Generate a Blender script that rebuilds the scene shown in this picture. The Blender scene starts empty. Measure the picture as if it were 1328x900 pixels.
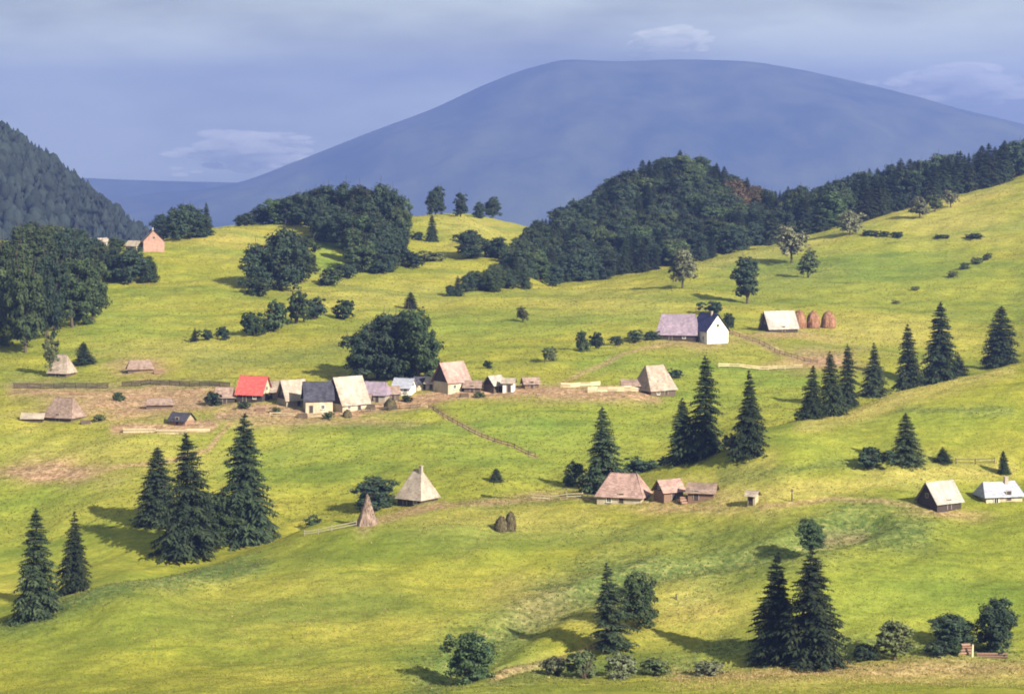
import bpy, math, random
import numpy as np

scn = bpy.context.scene
COL = scn.collection
RNG = np.random.default_rng(11)
random.seed(5)

# ------------------------------------------------------------------ camera
W, HH = 1328.0, 900.0          # photograph size used for surveying the valley
F = 2995.0                     # focal length in those pixels
EYE = 200.0                    # row of the horizon
CZ = 85.0                      # eye height
cam_d = bpy.data.cameras.new('camera')
cam = bpy.data.objects.new('camera', cam_d)
COL.objects.link(cam)
cam.location = (0, 0, CZ)
cam.rotation_euler = (math.pi / 2, 0, 0)
cam_d.sensor_fit = 'HORIZONTAL'
cam_d.sensor_width = 36
cam_d.lens = 36 * F / W
cam_d.shift_y = -(HH / 2 - EYE) / W
cam_d.clip_start = 0.5
cam_d.clip_end = 60000
scn.camera = cam

# ------------------------------------------------------------------ light
SUN_AZ = math.radians(136)     # clockwise from +Y
SUN_EL = math.radians(31)
world = bpy.data.worlds.new('World')
scn.world = world
world.use_nodes = True
wn = world.node_tree
for n in list(wn.nodes):
    wn.nodes.remove(n)
w_out = wn.nodes.new('ShaderNodeOutputWorld')
w_bg = wn.nodes.new('ShaderNodeBackground')
w_bg.inputs['Strength'].default_value = 0.05
sky = wn.nodes.new('ShaderNodeTexSky')
sky.sky_type = 'NISHITA'
sky.sun_disc = False
sky.sun_elevation = SUN_EL
sky.sun_rotation = SUN_AZ
sky.altitude = 900
sky.air_density = 1.2
sky.dust_density = 0.6
sky.ozone_density = 2.0
w_tc = wn.nodes.new('ShaderNodeTexCoord')
w_map = wn.nodes.new('ShaderNodeMapping')
w_map.inputs['Scale'].default_value = (3.2, 3.2, 13)
w_noise = wn.nodes.new('ShaderNodeTexNoise')
w_noise.inputs['Scale'].default_value = 1.0
w_map.inputs['Location'].default_value = (2.0, 0.3, 0.25)
w_noise.inputs['Detail'].default_value = 9
w_noise.inputs['Roughness'].default_value = 0.55
w_ramp = wn.nodes.new('ShaderNodeValToRGB')
w_ramp.color_ramp.elements[0].position = 0.36
w_ramp.color_ramp.elements[0].color = (1.5, 1.65, 1.35, 1)
w_ramp.color_ramp.elements[1].position = 0.64
w_ramp.color_ramp.elements[1].color = (8.0, 8.6, 7.0, 1)
w_mix = wn.nodes.new('ShaderNodeMix')
w_mix.data_type = 'RGBA'
w_mix.inputs[0].default_value = 0.965
wn.links.new(w_tc.outputs['Generated'], w_map.inputs['Vector'])
wn.links.new(w_map.outputs[0], w_noise.inputs['Vector'])
wn.links.new(w_noise.outputs['Fac'], w_ramp.inputs[0])
wn.links.new(sky.outputs[0], w_mix.inputs[6])
wn.links.new(w_ramp.outputs[0], w_mix.inputs[7])
wn.links.new(w_mix.outputs[2], w_bg.inputs['Color'])
wn.links.new(w_bg.outputs[0], w_out.inputs['Surface'])

sun_d = bpy.data.lights.new('sun', 'SUN')
sun_d.energy = 5.0
sun_d.angle = math.radians(0.5)
sun_d.color = (1.0, 0.91, 0.74)
sun = bpy.data.objects.new('sun', sun_d)
COL.objects.link(sun)
sun.rotation_euler = (math.pi / 2 - SUN_EL, 0, math.pi - SUN_AZ)
sun.location = (300, -100, 400)

scn.view_settings.view_transform = 'Standard'
scn.view_settings.look = 'None'
scn.view_settings.exposure = 1.5
scn.view_settings.gamma = 1.0
scn.view_settings.use_curve_mapping = False
scn.render.engine = 'CYCLES'
scn.cycles.use_denoising = True
scn.cycles.max_bounces = 6
scn.cycles.diffuse_bounces = 2
scn.cycles.volume_bounces = 1
scn.cycles.transparent_max_bounces = 8
scn.cycles.caustics_reflective = False
scn.cycles.caustics_refractive = False
scn.cycles.filter_width = 1.9


# ------------------------------------------------------------------ materials
def nodes_of(name):
    m = bpy.data.materials.new(name)
    m.use_nodes = True
    nt = m.node_tree
    b = nt.nodes['Principled BSDF']
    b.inputs['Roughness'].default_value = 0.9
    b.inputs['Specular IOR Level'].default_value = 0.15
    return m, nt, b


def ramp(nt, stops):
    r = nt.nodes.new('ShaderNodeValToRGB')
    cr = r.color_ramp
    while len(cr.elements) > 2:
        cr.elements.remove(cr.elements[-1])
    cr.elements[0].position, cr.elements[0].color = stops[0][0], (*stops[0][1], 1)
    cr.elements[1].position, cr.elements[1].color = stops[-1][0], (*stops[-1][1], 1)
    for p, c in stops[1:-1]:
        e = cr.elements.new(p)
        e.color = (*c, 1)
    return r


def noise(nt, vec, scale, detail=4, rough=0.6, stretch=None):
    n = nt.nodes.new('ShaderNodeTexNoise')
    n.inputs['Scale'].default_value = scale
    n.inputs['Detail'].default_value = detail
    n.inputs['Roughness'].default_value = rough
    if stretch:
        mp = nt.nodes.new('ShaderNodeMapping')
        mp.inputs['Scale'].default_value = stretch
        nt.links.new(vec, mp.inputs['Vector'])
        vec = mp.outputs[0]
    nt.links.new(vec, n.inputs['Vector'])
    return n


def mix(nt, fac, a, b, blend='MIX'):
    m = nt.nodes.new('ShaderNodeMix')
    m.data_type = 'RGBA'
    m.blend_type = blend
    for sock, v in ((m.inputs[0], fac), (m.inputs[6], a), (m.inputs[7], b)):
        if isinstance(v, (int, float)):
            sock.default_value = v
        elif isinstance(v, tuple):
            sock.default_value = (*v, 1)
        else:
            nt.links.new(v, sock)
    return m.outputs[2]


def leaf_material(name, dark, light, trans=0.25, random_amt=0.5):
    m, nt, b = nodes_of(name)
    geo = nt.nodes.new('ShaderNodeNewGeometry')
    tc = nt.nodes.new('ShaderNodeTexCoord')
    oi = nt.nodes.new('ShaderNodeObjectInfo')
    n = noise(nt, tc.outputs['Object'], 0.55, 3, 0.6)
    r = ramp(nt, [(0.3, dark), (0.7, light)])
    nt.links.new(n.outputs['Fac'], r.inputs[0])
    hv = nt.nodes.new('ShaderNodeHueSaturation')
    mr = nt.nodes.new('ShaderNodeMapRange')
    mr.inputs['To Min'].default_value = 1 - random_amt * 0.5
    mr.inputs['To Max'].default_value = 1 + random_amt * 0.5
    nt.links.new(oi.outputs['Random'], mr.inputs['Value'])
    mr2 = nt.nodes.new('ShaderNodeMapRange')
    mr2.inputs['To Min'].default_value = 0.482
    mr2.inputs['To Max'].default_value = 0.518
    mm = nt.nodes.new('ShaderNodeMath')
    mm.operation = 'FRACT'
    mu = nt.nodes.new('ShaderNodeMath')
    mu.operation = 'MULTIPLY'
    mu.inputs[1].default_value = 7.31
    nt.links.new(oi.outputs['Random'], mu.inputs[0])
    nt.links.new(mu.outputs[0], mm.inputs[0])
    nt.links.new(mm.outputs[0], mr2.inputs['Value'])
    nt.links.new(r.outputs[0], hv.inputs['Color'])
    nt.links.new(mr.outputs[0], hv.inputs['Value'])
    nt.links.new(mr2.outputs[0], hv.inputs['Hue'])
    # every leaf spray differs a little
    mr3 = nt.nodes.new('ShaderNodeMapRange')
    mr3.inputs['To Min'].default_value = 0.7
    mr3.inputs['To Max'].default_value = 1.3
    nt.links.new(geo.outputs['Random Per Island'], mr3.inputs['Value'])
    hv2 = nt.nodes.new('ShaderNodeHueSaturation')
    nt.links.new(hv.outputs[0], hv2.inputs['Color'])
    nt.links.new(mr3.outputs[0], hv2.inputs['Value'])
    nt.links.new(hv2.outputs[0], b.inputs['Base Color'])
    tr = nt.nodes.new('ShaderNodeBsdfTranslucent')
    nt.links.new(hv2.outputs[0], tr.inputs['Color'])
    ms = nt.nodes.new('ShaderNodeMixShader')
    ms.inputs[0].default_value = trans
    out = nt.nodes['Material Output']
    nt.links.new(b.outputs[0], ms.inputs[1])
    nt.links.new(tr.outputs[0], ms.inputs[2])
    nt.links.new(ms.outputs[0], out.inputs['Surface'])
    return m


def rough_material(name, a, b_, scale=1.5, stretch=None, bump=0.0, rand=0.0, each=False):
    m, nt, b = nodes_of(name)
    tc = nt.nodes.new('ShaderNodeTexCoord')
    n = noise(nt, tc.outputs['Object'], scale, 6, 0.65, stretch)
    r = ramp(nt, [(0.3, a), (0.7, b_)])
    nt.links.new(n.outputs['Fac'], r.inputs[0])
    c = r.outputs[0]
    if rand:
        g = nt.nodes.new('ShaderNodeNewGeometry')
        mr = nt.nodes.new('ShaderNodeMapRange')
        mr.inputs['To Min'].default_value = 1 - rand
        mr.inputs['To Max'].default_value = 1 + rand
        nt.links.new(nt.nodes.new('ShaderNodeObjectInfo').outputs['Random'] if each else g.outputs['Random Per Island'], mr.inputs['Value'])
        hv = nt.nodes.new('ShaderNodeHueSaturation')
        nt.links.new(c, hv.inputs['Color'])
        nt.links.new(mr.outputs[0], hv.inputs['Value'])
        c = hv.outputs[0]
    nt.links.new(c, b.inputs['Base Color'])
    if bump:
        bp = nt.nodes.new('ShaderNodeBump')
        bp.inputs['Strength'].default_value = bump
        nt.links.new(n.outputs['Fac'], bp.inputs['Height'])
        nt.links.new(bp.outputs[0], b.inputs['Normal'])
    return m


M = {}
M['spruce'] = leaf_material('spruce_needles', (0.020, 0.036, 0.022), (0.056, 0.074, 0.036), 0.15, 0.8)
M['broad'] = leaf_material('broad_leaves', (0.028, 0.050, 0.026), (0.070, 0.096, 0.040), 0.25, 0.8)
M['darkbroad'] = leaf_material('dark_leaves', (0.019, 0.035, 0.025), (0.042, 0.063, 0.036), 0.15, 0.6)
M['olive'] = leaf_material('olive_leaves', (0.060, 0.080, 0.035), (0.120, 0.135, 0.060), 0.22, 0.4)
M['pale'] = leaf_material('pale_leaves', (0.095, 0.108, 0.060), (0.195, 0.190, 0.120), 0.2, 0.4)
M['greyleaf'] = leaf_material('grey_leaves', (0.075, 0.092, 0.052), (0.150, 0.160, 0.095), 0.2, 0.4)
M['russet'] = leaf_material('russet_leaves', (0.070, 0.056, 0.030), (0.130, 0.095, 0.050), 0.2, 0.3)
M['bark'] = rough_material('bark', (0.045, 0.034, 0.026), (0.11, 0.085, 0.062), 3, (1, 1, .2), 0.4)
M['log'] = rough_material('weathered_logs', (0.055, 0.040, 0.030), (0.14, 0.105, 0.080), 2.5, (1, 1, 4), 0.3)
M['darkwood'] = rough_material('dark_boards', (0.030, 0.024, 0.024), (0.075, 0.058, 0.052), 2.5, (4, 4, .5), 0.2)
M['palewood'] = rough_material('bleached_boards', (0.30, 0.24, 0.155), (0.50, 0.42, 0.28), 2.0, (1, 1, 4), 0.2, 0.4, True)
M['greywood'] = rough_material('grey_boards', (0.20, 0.17, 0.14), (0.34, 0.30, 0.25), 2.0, (1, 1, 4), 0.2, 0.2)
M['fence'] = rough_material('fence_wood', (0.045, 0.036, 0.028), (0.12, 0.10, 0.075), 3, (1, 1, .4), 0.2, 0.4, True)
M['white'] = rough_material('whitewash', (0.50, 0.48, 0.44), (0.78, 0.76, 0.73), 0.9, (1, 1, .35), 0.05)
M['cream'] = rough_material('cream_wash', (0.26, 0.21, 0.15), (0.50, 0.44, 0.33), 0.9, (1, 1, .35), 0.05)
M['pink'] = rough_material('pink_wash', (0.27, 0.155, 0.125), (0.40, 0.25, 0.21), 1.2, None, 0.05)
M['red_roof'] = rough_material('red_roof', (0.36, 0.062, 0.060), (0.52, 0.125, 0.118), 1.2, None, 0.1, 0.12)
M['rose_roof'] = rough_material('rose_shingles', (0.20, 0.125, 0.115), (0.36, 0.245, 0.22), 0.7, (1, 1, .45), 0.2, 0.2)
M['pale_roof'] = rough_material('pale_shingles', (0.20, 0.165, 0.14), (0.40, 0.335, 0.285), 0.7, (1, 1, .45), 0.2, 0.15)
M['tan_roof'] = rough_material('tan_shingles', (0.20, 0.155, 0.125), (0.36, 0.295, 0.25), 0.7, (1, 1, .45), 0.2, 0.2)
M['brown_roof'] = rough_material('brown_shingles', (0.15, 0.10, 0.085), (0.27, 0.20, 0.17), 0.7, (1, 1, .45), 0.2, 0.25)
M['dark_roof'] = rough_material('dark_shingles', (0.028, 0.028, 0.042), (0.062, 0.060, 0.085), 0.7, (1, 1, .45), 0.2, 0.25)
M['blue_roof'] = rough_material('blue_roof', (0.030, 0.034, 0.105), (0.062, 0.066, 0.170), 1.0, None, 0.1, 0.15)
M['lilac_roof'] = rough_material('lilac_shingles', (0.18, 0.14, 0.18), (0.29, 0.23, 0.30), 0.7, (1, 1, .45), 0.2, 0.2)
M['grey_roof'] = rough_material('grey_roof', (0.25, 0.26, 0.32), (0.36, 0.37, 0.45), 1.0, None, 0.2, 0.15)
M['silver_roof'] = rough_material('silver_shingles', (0.22, 0.20, 0.185), (0.38, 0.35, 0.33), 0.7, (1, 1, .45), 0.2, 0.12)
M['hay'] = rough_material('old_hay', (0.13, 0.065, 0.04), (0.31, 0.165, 0.105), 2.2, (1, 1, .35), 0.5, 0.35)
M['greyhay'] = rough_material('weathered_hay', (0.13, 0.09, 0.07), (0.30, 0.22, 0.185), 2.2, (1, 1, .35), 0.5, 0.35)
M['darkhay'] = rough_material('dark_hay', (0.04, 0.033, 0.02), (0.12, 0.10, 0.055), 2.2, (1, 1, .35), 0.5, 0.35)
M['stone'] = rough_material('chimney_stone', (0.24, 0.2, 0.17), (0.36, 0.31, 0.27), 3, None, 0.3)
M['redlog'] = rough_material('reddish_logs', (0.15, 0.09, 0.065), (0.27, 0.17, 0.125), 3, (4, 1, 1), 0.2, 0.35, True)
M['metal'], _nt, _b = nodes_of('iron')
_n = noise(_nt, _nt.nodes.new('ShaderNodeTexCoord').outputs['Object'], 8)
_r = ramp(_nt, [(0.3, (0.03, 0.03, 0.03)), (0.7, (0.07, 0.06, 0.055))])
_nt.links.new(_n.outputs['Fac'], _r.inputs[0]); _nt.links.new(_r.outputs[0], _b.inputs['Base Color'])
_b.inputs['Metallic'].default_value = 0.8; _b.inputs['Roughness'].default_value = 0.5
M['glass'], _nt, _b = nodes_of('window_glass')
_n = noise(_nt, _nt.nodes.new('ShaderNodeTexCoord').outputs['Object'], 2)
_r = ramp(_nt, [(0.3, (0.012, 0.014, 0.018)), (0.7, (0.03, 0.034, 0.04))])
_nt.links.new(_n.outputs['Fac'], _r.inputs[0]); _nt.links.new(_r.outputs[0], _b.inputs['Base Color'])
_b.inputs['Roughness'].default_value = 0.08; _b.inputs['Specular IOR Level'].default_value = 0.5


# ------------------------------------------------------------------ terrain survey
def pchip_slopes(x, y):
    h = np.diff(x); d = np.diff(y) / h
    m = np.zeros_like(y)
    for i in range(1, len(x) - 1):
        if d[i - 1] * d[i] > 0:
            w1 = 2 * h[i] + h[i - 1]; w2 = h[i] + 2 * h[i - 1]
            m[i] = (w1 + w2) / (w1 / d[i - 1] + w2 / d[i])
    m[0], m[-1] = d[0], d[-1]
    return m


def pchip(x, y, q):
    x = np.asarray(x, float); y = np.asarray(y, float)
    m = pchip_slopes(x, y)
    q = np.clip(q, x[0], x[-1])
    i = np.clip(np.searchsorted(x, q) - 1, 0, len(x) - 2)
    h = x[i + 1] - x[i]; t = (q - x[i]) / h
    return ((2 * t**3 - 3 * t**2 + 1) * y[i] + (t**3 - 2 * t**2 + t) * h * m[i]
            + (-2 * t**3 + 3 * t**2) * y[i + 1] + (t**3 - t**2) * h * m[i + 1])


NEAR = [(2, 200 + F * 1.7 / 2), (20, 200 + F * 7.0 / 20), (100, 200 + F * 27 / 100), (250, 945)]
FAR = [(1900, 420), (3000, 480), (14300, 262)]
CKEYS = [
 (-200, [(388,880),(405,862),(420,847),(440,852),(460,834),(540,690),(630,540),(700,488),(780,435),(870,378),(985,322),(1025,326),(1100,322),(1200,318)]),
 (20,   [(385,880),(408,838),(430,800),(448,806),(465,792),(540,680),(630,537),(700,485),(780,430),(870,370),(980,318),(1020,322),(1100,318),(1200,314)]),
 (150,  [(383,880),(410,820),(440,760),(458,765),(475,748),(548,640),(628,537),(700,482),(780,425),(870,372),(960,322),(1000,325),(1100,320),(1200,316)]),
 (300,  [(380,880),(425,800),(478,722),(492,727),(507,708),(565,615),(630,532),(700,475),(790,420),(890,362),(1040,293),(1080,298),(1150,297),(1250,294)]),
 (450,  [(378,880),(435,775),(498,675),(513,680),(530,660),(578,595),(632,530),(700,475),(790,420),(900,368),(1090,288),(1130,293),(1180,292),(1250,290)]),
 (590,  [(376,880),(440,760),(510,648),(524,652),(540,632),(585,577),(635,522),(705,468),(790,423),(885,384),(1150,277),(1170,281),(1200,281),(1260,278)]),
 (720,  [(374,880),(445,750),(512,637),(530,641),(552,620),(592,570),(640,513),(710,465),(800,418),(890,384),(950,372),(985,376),(1080,345),(1200,300)]),
 (880,  [(372,880),(440,745),(520,606),(542,612),(566,592),(612,545),(662,500),(735,452),(810,412),(890,375),(1000,345),(1035,350),(1120,315),(1260,228)]),
 (1000, [(371,880),(440,720),(532,553),(560,566),(605,540),(640,516),(685,490),(750,450),(830,408),(930,362),(1060,318),(1095,324),(1160,302),(1230,266)]),
 (1130, [(370,880),(450,690),(552,524),(590,542),(640,524),(670,508),(710,482),(770,445),(850,400),(960,345),(1095,284),(1125,289),(1170,278),(1230,256)]),
 (1305, [(368,880),(460,670),(580,475),(620,492),(680,490),(715,478),(755,458),(810,430),(880,388),(980,325),(1145,237),(1170,241),(1210,233),(1260,222)]),
 (1500, [(366,880),(470,640),(600,430),(640,448),(700,446),(735,434),(775,412),(830,385),(900,345),(1000,280),(1180,185),(1205,190),(1240,182),(1290,172)]),
]
NK = len(CKEYS[0][1])
CP = np.array([c[0] for c in CKEYS], float)
PX0, PX1, NPX = -200.0, 1500.0, 860
ND = 2400
PXS = np.linspace(PX0, PX1, NPX)
LDS = np.linspace(math.log(2.0), math.log(14300.0), ND)
_kd = np.stack([pchip(CP, [math.log(c[1][k][0]) for c in CKEYS], PXS) for k in range(NK)], 1)
_kp = np.stack([pchip(CP, [c[1][k][1] for c in CKEYS], PXS) for k in range(NK)], 1)
TAB = np.zeros((NPX, ND))
for i in range(NPX):
    xs = np.concatenate([[math.log(a) for a, _ in NEAR], _kd[i], [math.log(a) for a, _ in FAR]])
    ys = np.concatenate([[b for _, b in NEAR], _kp[i], [b for _, b in FAR]])
    TAB[i] = pchip(xs, ys, LDS)
DCREST = np.exp(_kd[:, 2])      # near crest depth per column
PCREST_B = _kp[:, 10]
DB = np.exp(_kd[:, 10])


def tab(px, d):
    u = (np.clip(px, PX0, PX1) - PX0) / (PX1 - PX0) * (NPX - 1)
    v = (np.log(np.clip(d, 2.0, 14300.0)) - LDS[0]) / (LDS[-1] - LDS[0]) * (ND - 1)
    i = np.clip(u.astype(int), 0, NPX - 2); j = np.clip(v.astype(int), 0, ND - 2)
    a = u - i; b = v - j
    return ((TAB[i, j] * (1 - b) + TAB[i, j + 1] * b) * (1 - a)
            + (TAB[i + 1, j] * (1 - b) + TAB[i + 1, j + 1] * b) * a)


_wv = []
for lam, amp in ((70, .42), (52, .36), (33, .26), (24, .2), (15, .13), (11, .1), (7, .06), (5, .05)):
    for _ in range(3):
        an = RNG.uniform(0, 2 * math.pi)
        _wv.append((math.cos(an) * 2 * math.pi / lam, math.sin(an) * 2 * math.pi / lam, RNG.uniform(0, 6.28), amp * .55))


def bumps(x, y):
    z = np.zeros_like(x)
    for kx, ky, ph, am in _wv:
        z += am * np.sin(kx * x + ky * y + ph)
    return z


TRACK = []      # carved track / ditch polylines in world xy with (depth, width)


def carve(x, y):
    z = np.zeros_like(x)
    for pts, dep, wid in TRACK:
        best = np.full_like(x, 1e9)
        for (x0, y0), (x1, y1) in zip(pts[:-1], pts[1:]):
            dx, dy = x1 - x0, y1 - y0
            t = np.clip(((x - x0) * dx + (y - y0) * dy) / (dx * dx + dy * dy), 0, 1)
            best = np.minimum(best, np.hypot(x - x0 - t * dx, y - y0 - t * dy))
        z -= dep * np.exp(-(best / wid) ** 4)
    return z


TH_LIM = math.radians(20)


def ground_z(x, y):
    x = np.asarray(x, float); y = np.asarray(y, float)
    r = np.hypot(x, y); th = np.arctan2(x, y)
    tc = np.clip(th, -TH_LIM, TH_LIM)
    d = np.maximum(r * np.cos(tc), 2.0)
    px = W / 2 + F * np.tan(tc)
    z = CZ - (tab(px, d) - EYE) / F * d
    amp = np.clip((d - 150) / 200, 0, 1) * np.clip((2500 - d) / 800, 0.3, 1)
    return z + amp * bumps(x, y) + carve(x, y)


def at(px, py, dmin=330.0, dmax=3000.0):
    """survey: where the sight line to a photograph point meets the ground"""
    i = int(np.clip((px - PX0) / (PX1 - PX0) * (NPX - 1), 0, NPX - 1))
    d = np.exp(LDS)
    ok = (d >= dmin) & (d <= dmax)
    dd = d[ok]; p = TAB[i][ok]
    k = np.nonzero(p <= py)[0]
    if len(k) == 0:
        q = int(np.argmin(np.abs(p - py)))
        D = dd[q]
    elif k[0] == 0:
        D = dd[0]
    else:
        q = k[0]
        t = (p[q - 1] - py) / (p[q - 1] - p[q])
        D = dd[q - 1] + t * (dd[q] - dd[q - 1])
    x = (px - W / 2) / F * D
    return x, float(D), float(ground_z(np.array([x]), np.array([D]))[0])


TRACK.append(([at(px, py)[:2] for px, py in ((770, 826), (735, 838), (700, 850), (655, 868), (610, 880))], 0.9, 1.3))
TRACK.append(([at(px, py)[:2] for px, py in ((772, 842), (720, 860), (665, 876), (640, 884))], 0.7, 1.2))
TRACK.append(([at(px, py)[:2] for px, py in ((1120, 680), (1010, 712), (930, 732), (830, 752), (720, 785), (640, 832), (575, 884))], 1.5, 5.0))
TRACK.append(([at(px, py)[:2] for px, py in ((555, 524), (600, 548), (650, 572), (695, 594))], 0.5, 1.0))


# ------------------------------------------------------------------ mesh helpers
class MB:
    def __init__(self):
        self.v = []; self.f = []

    def poly(self, pts):
        i = len(self.v)
        self.v += [tuple(p) for p in pts]
        self.f.append(tuple(range(i, i + len(pts))))

    def box(self, c, s, rz=0.0, taper=1.0):
        i = len(self.v); ca, sa = math.cos(rz), math.sin(rz)
        for dz in (-.5, .5):
            k = taper if dz > 0 else 1.0
            for dx, dy in ((-.5, -.5), (.5, -.5), (.5, .5), (-.5, .5)):
                X, Y = dx * s[0] * k, dy * s[1] * k
                self.v.append((c[0] + X * ca - Y * sa, c[1] + X * sa + Y * ca, c[2] + dz * s[2]))
        for q in ((0, 3, 2, 1), (4, 5, 6, 7), (0, 1, 5, 4), (1, 2, 6, 5), (2, 3, 7, 6), (3, 0, 4, 7)):
            self.f.append(tuple(i + a for a in q))

    def tube(self, pts, rad, n=7, cap=True):
        pts = np.asarray(pts, float); base = len(self.v); m = len(pts)
        for k in range(m):
            t = pts[min(k + 1, m - 1)] - pts[max(k - 1, 0)]
            t = t / (np.linalg.norm(t) + 1e-9)
            up = np.array([0, 0, 1.0]) if abs(t[2]) < .9 else np.array([1.0, 0, 0])
            a = np.cross(t, up); a /= np.linalg.norm(a); b = np.cross(t, a)
            for j in range(n):
                an = 2 * math.pi * j / n
                self.v.append(tuple(pts[k] + rad[k] * (math.cos(an) * a + math.sin(an) * b)))
        for k in range(m - 1):
            for j in range(n):
                j2 = (j + 1) % n
                self.f.append((base + k * n + j, base + k * n + j2, base + (k + 1) * n + j2, base + (k + 1) * n + j))
        if cap:
            self.f.append(tuple(base + j for j in range(n)))
            self.f.append(tuple(base + (m - 1) * n + j for j in reversed(range(n))))

    def mesh(self, name, mat, smooth=False):
        me = bpy.data.meshes.new(name)
        me.from_pydata(self.v, [], self.f)
        me.materials.append(mat)
        if smooth:
            me.polygons.foreach_set('use_smooth', [True] * len(me.polygons))
        me.update()
        return me


def np_mesh(name, verts, faces, mat, smooth=False):
    """verts (n,3), faces (m,4) or (m,3) numpy -> mesh"""
    me = bpy.data.meshes.new(name)
    verts = np.asarray(verts, np.float32); faces = np.asarray(faces, np.int32)
    k = faces.shape[1]
    me.vertices.add(len(verts)); me.vertices.foreach_set('co', verts.ravel())
    me.loops.add(faces.size); me.loops.foreach_set('vertex_index', faces.ravel())
    me.polygons.add(len(faces))
    me.polygons.foreach_set('loop_start', np.arange(0, faces.size, k, dtype=np.int32))
    if smooth:
        me.polygons.foreach_set('use_smooth', np.ones(len(faces), bool))
    me.update(calc_edges=True)
    me.materials.append(mat)
    return me


def link(name, me, parent=None):
    o = bpy.data.objects.new(name, me)
    COL.objects.link(o)
    if parent:
        o.parent = parent
    return o


def thing(name, label, cat, loc=(0, 0, 0), rz=0.0, group=None):
    o = bpy.data.objects.new(name, None)
    COL.objects.link(o)
    o.empty_display_size = 0.5
    o.location = loc
    o.rotation_euler = (0, 0, rz)
    o['label'] = label; o['category'] = cat
    if group:
        o['group'] = group
    return o


def structure(o, kind='structure'):
    o['kind'] = kind
    return o


# ------------------------------------------------------------------ ground sheet
fine = np.linspace(-240, 1570, 500)
th_f = np.arctan((fine - W / 2) / F)
th_l = np.linspace(-math.pi, th_f[0], 40)[:-1]
th_r = np.linspace(th_f[-1], math.pi, 40)[1:-1]
TH = np.concatenate([th_l, th_f, th_r])
RR = np.concatenate([np.geomspace(1.0, 300, 50)[:-1], np.geomspace(300, 1330, 600)[:-1], np.geomspace(1330, 14200, 90)])
nt_, nr_ = len(TH), len(RR)
thg, rg = np.meshgrid(TH, RR, indexing='ij')
GX = rg * np.sin(thg); GY = rg * np.cos(thg)
GZ = ground_z(GX, GY)
GV = np.stack([GX, GY, GZ], -1).reshape(-1, 3)
ii, jj = np.meshgrid(np.arange(nt_), np.arange(nr_ - 1), indexing='ij')
i2 = (ii + 1) % nt_
GF = np.stack([ii * nr_ + jj, ii * nr_ + jj + 1, i2 * nr_ + jj + 1, i2 * nr_ + jj], -1).reshape(-1, 4)

# land-use masks, surveyed from the photograph and then fixed to the soil
tcl = np.clip(thg, -TH_LIM, TH_LIM)
VD = rg * np.cos(tcl); VPX = W / 2 + F * np.tan(tcl)
VP = tab(VPX, np.maximum(VD, 2))
dcr = np.interp(VPX, PXS, DCREST)
near = np.clip((dcr + 6 - VD) / 8, 0, 1)
midl = 1 - near


def pd(pts):
    best = np.full(VPX.shape, 1e9)
    for (x0, y0), (x1, y1) in zip(pts[:-1], pts[1:]):
        dx, dy = x1 - x0, y1 - y0
        t = np.clip(((VPX - x0) * dx + (VP - y0) * dy) / (dx * dx + dy * dy + 1e-9), 0, 1)
        best = np.minimum(best, np.hypot(VPX - x0 - t * dx, VP - y0 - t * dy))
    return best


def stripe(pts, w, layer, k=1.0, wob=0.35):
    wv = 1 + wob * np.sin(GX * .21 + 1.3 * np.sin(GY * .17)) * np.cos(GY * .13 + GX * .05)
    return k * np.exp(-(pd(pts) / (w * wv)) ** 2) * layer


def blob(cx, cy, rx, ry, layer, k=1.0):
    q = ((VPX - cx) / rx) ** 2 + ((VP - cy) / ry) ** 2
    q = q * (1 + .3 * np.sin(GX * .19 + GY * .11) + .2 * np.sin(GX * .43 - GY * .2))
    return k * np.exp(-q) * layer


def zone(*ms):
    r = np.zeros(VPX.shape)
    for m_ in ms:
        r = np.maximum(r, m_)
    return np.clip(r, 0, 1)


STRAW = zone(blob(400, 790, 260, 60, near, .25), blob(640, 680, 130, 28, near, .6), blob(900, 790, 60, 30, near, .9),
             stripe([(870, 872), (1000, 876), (1130, 870), (1330, 864)], 16, near, 1.0, .15),
             stripe([(960, 640), (1080, 634), (1200, 618), (1310, 606)], 16, near, .85),
             stripe([(860, 636), (960, 616), (1000, 600)], 13, near, .6),
             stripe([(1040, 550), (1130, 528), (1200, 507), (1310, 481)], 10, near, 1.0, .2), blob(950, 655, 120, 16, near, .5),
             blob(500, 385, 140, 22, midl, .45), blob(200, 455, 90, 14, midl, .6), blob(620, 295, 60, 20, midl, .55), blob(120, 590, 170, 30, midl, .5),
             blob(300, 310, 60, 16, midl, .5), blob(800, 395, 160, 20, midl, .4), blob(1230, 290, 110, 26, midl, .6),
             stripe([(900, 350), (1000, 325), (1130, 292), (1305, 245)], 9, midl, .55), blob(1120, 430, 110, 24, midl, .5),
             stripe([(930, 474), (1045, 470)], 3, midl, 1.0, .1), stripe([(690, 641), (775, 640)], 3, 1, .9, .1))
LUSH = zone(blob(690, 570, 190, 52, midl, .95), blob(430, 590, 150, 40, midl, .6), blob(280, 575, 160, 30, midl, .5),
            blob(1140, 780, 170, 60, near, .75), blob(1080, 580, 130, 40, near, .6), blob(1220, 545, 120, 30, near, .6),
            blob(140, 420, 110, 40, midl, .65), blob(60, 660, 140, 70, midl, .5), blob(420, 330, 30, 20, midl, .9),
            blob(1130, 350, 130, 45, midl, .6), stripe([(300, 600), (480, 575), (640, 545), (760, 560)], 26, midl, .8), stripe([(760, 470), (900, 480), (1050, 500)], 18, midl, .7), stripe([(560, 430), (700, 430), (850, 400)], 12, midl, .6), blob(900, 520, 160, 40, midl, .6), stripe([(550, 880), (600, 850), (660, 800)], 40, near, .6))
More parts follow.
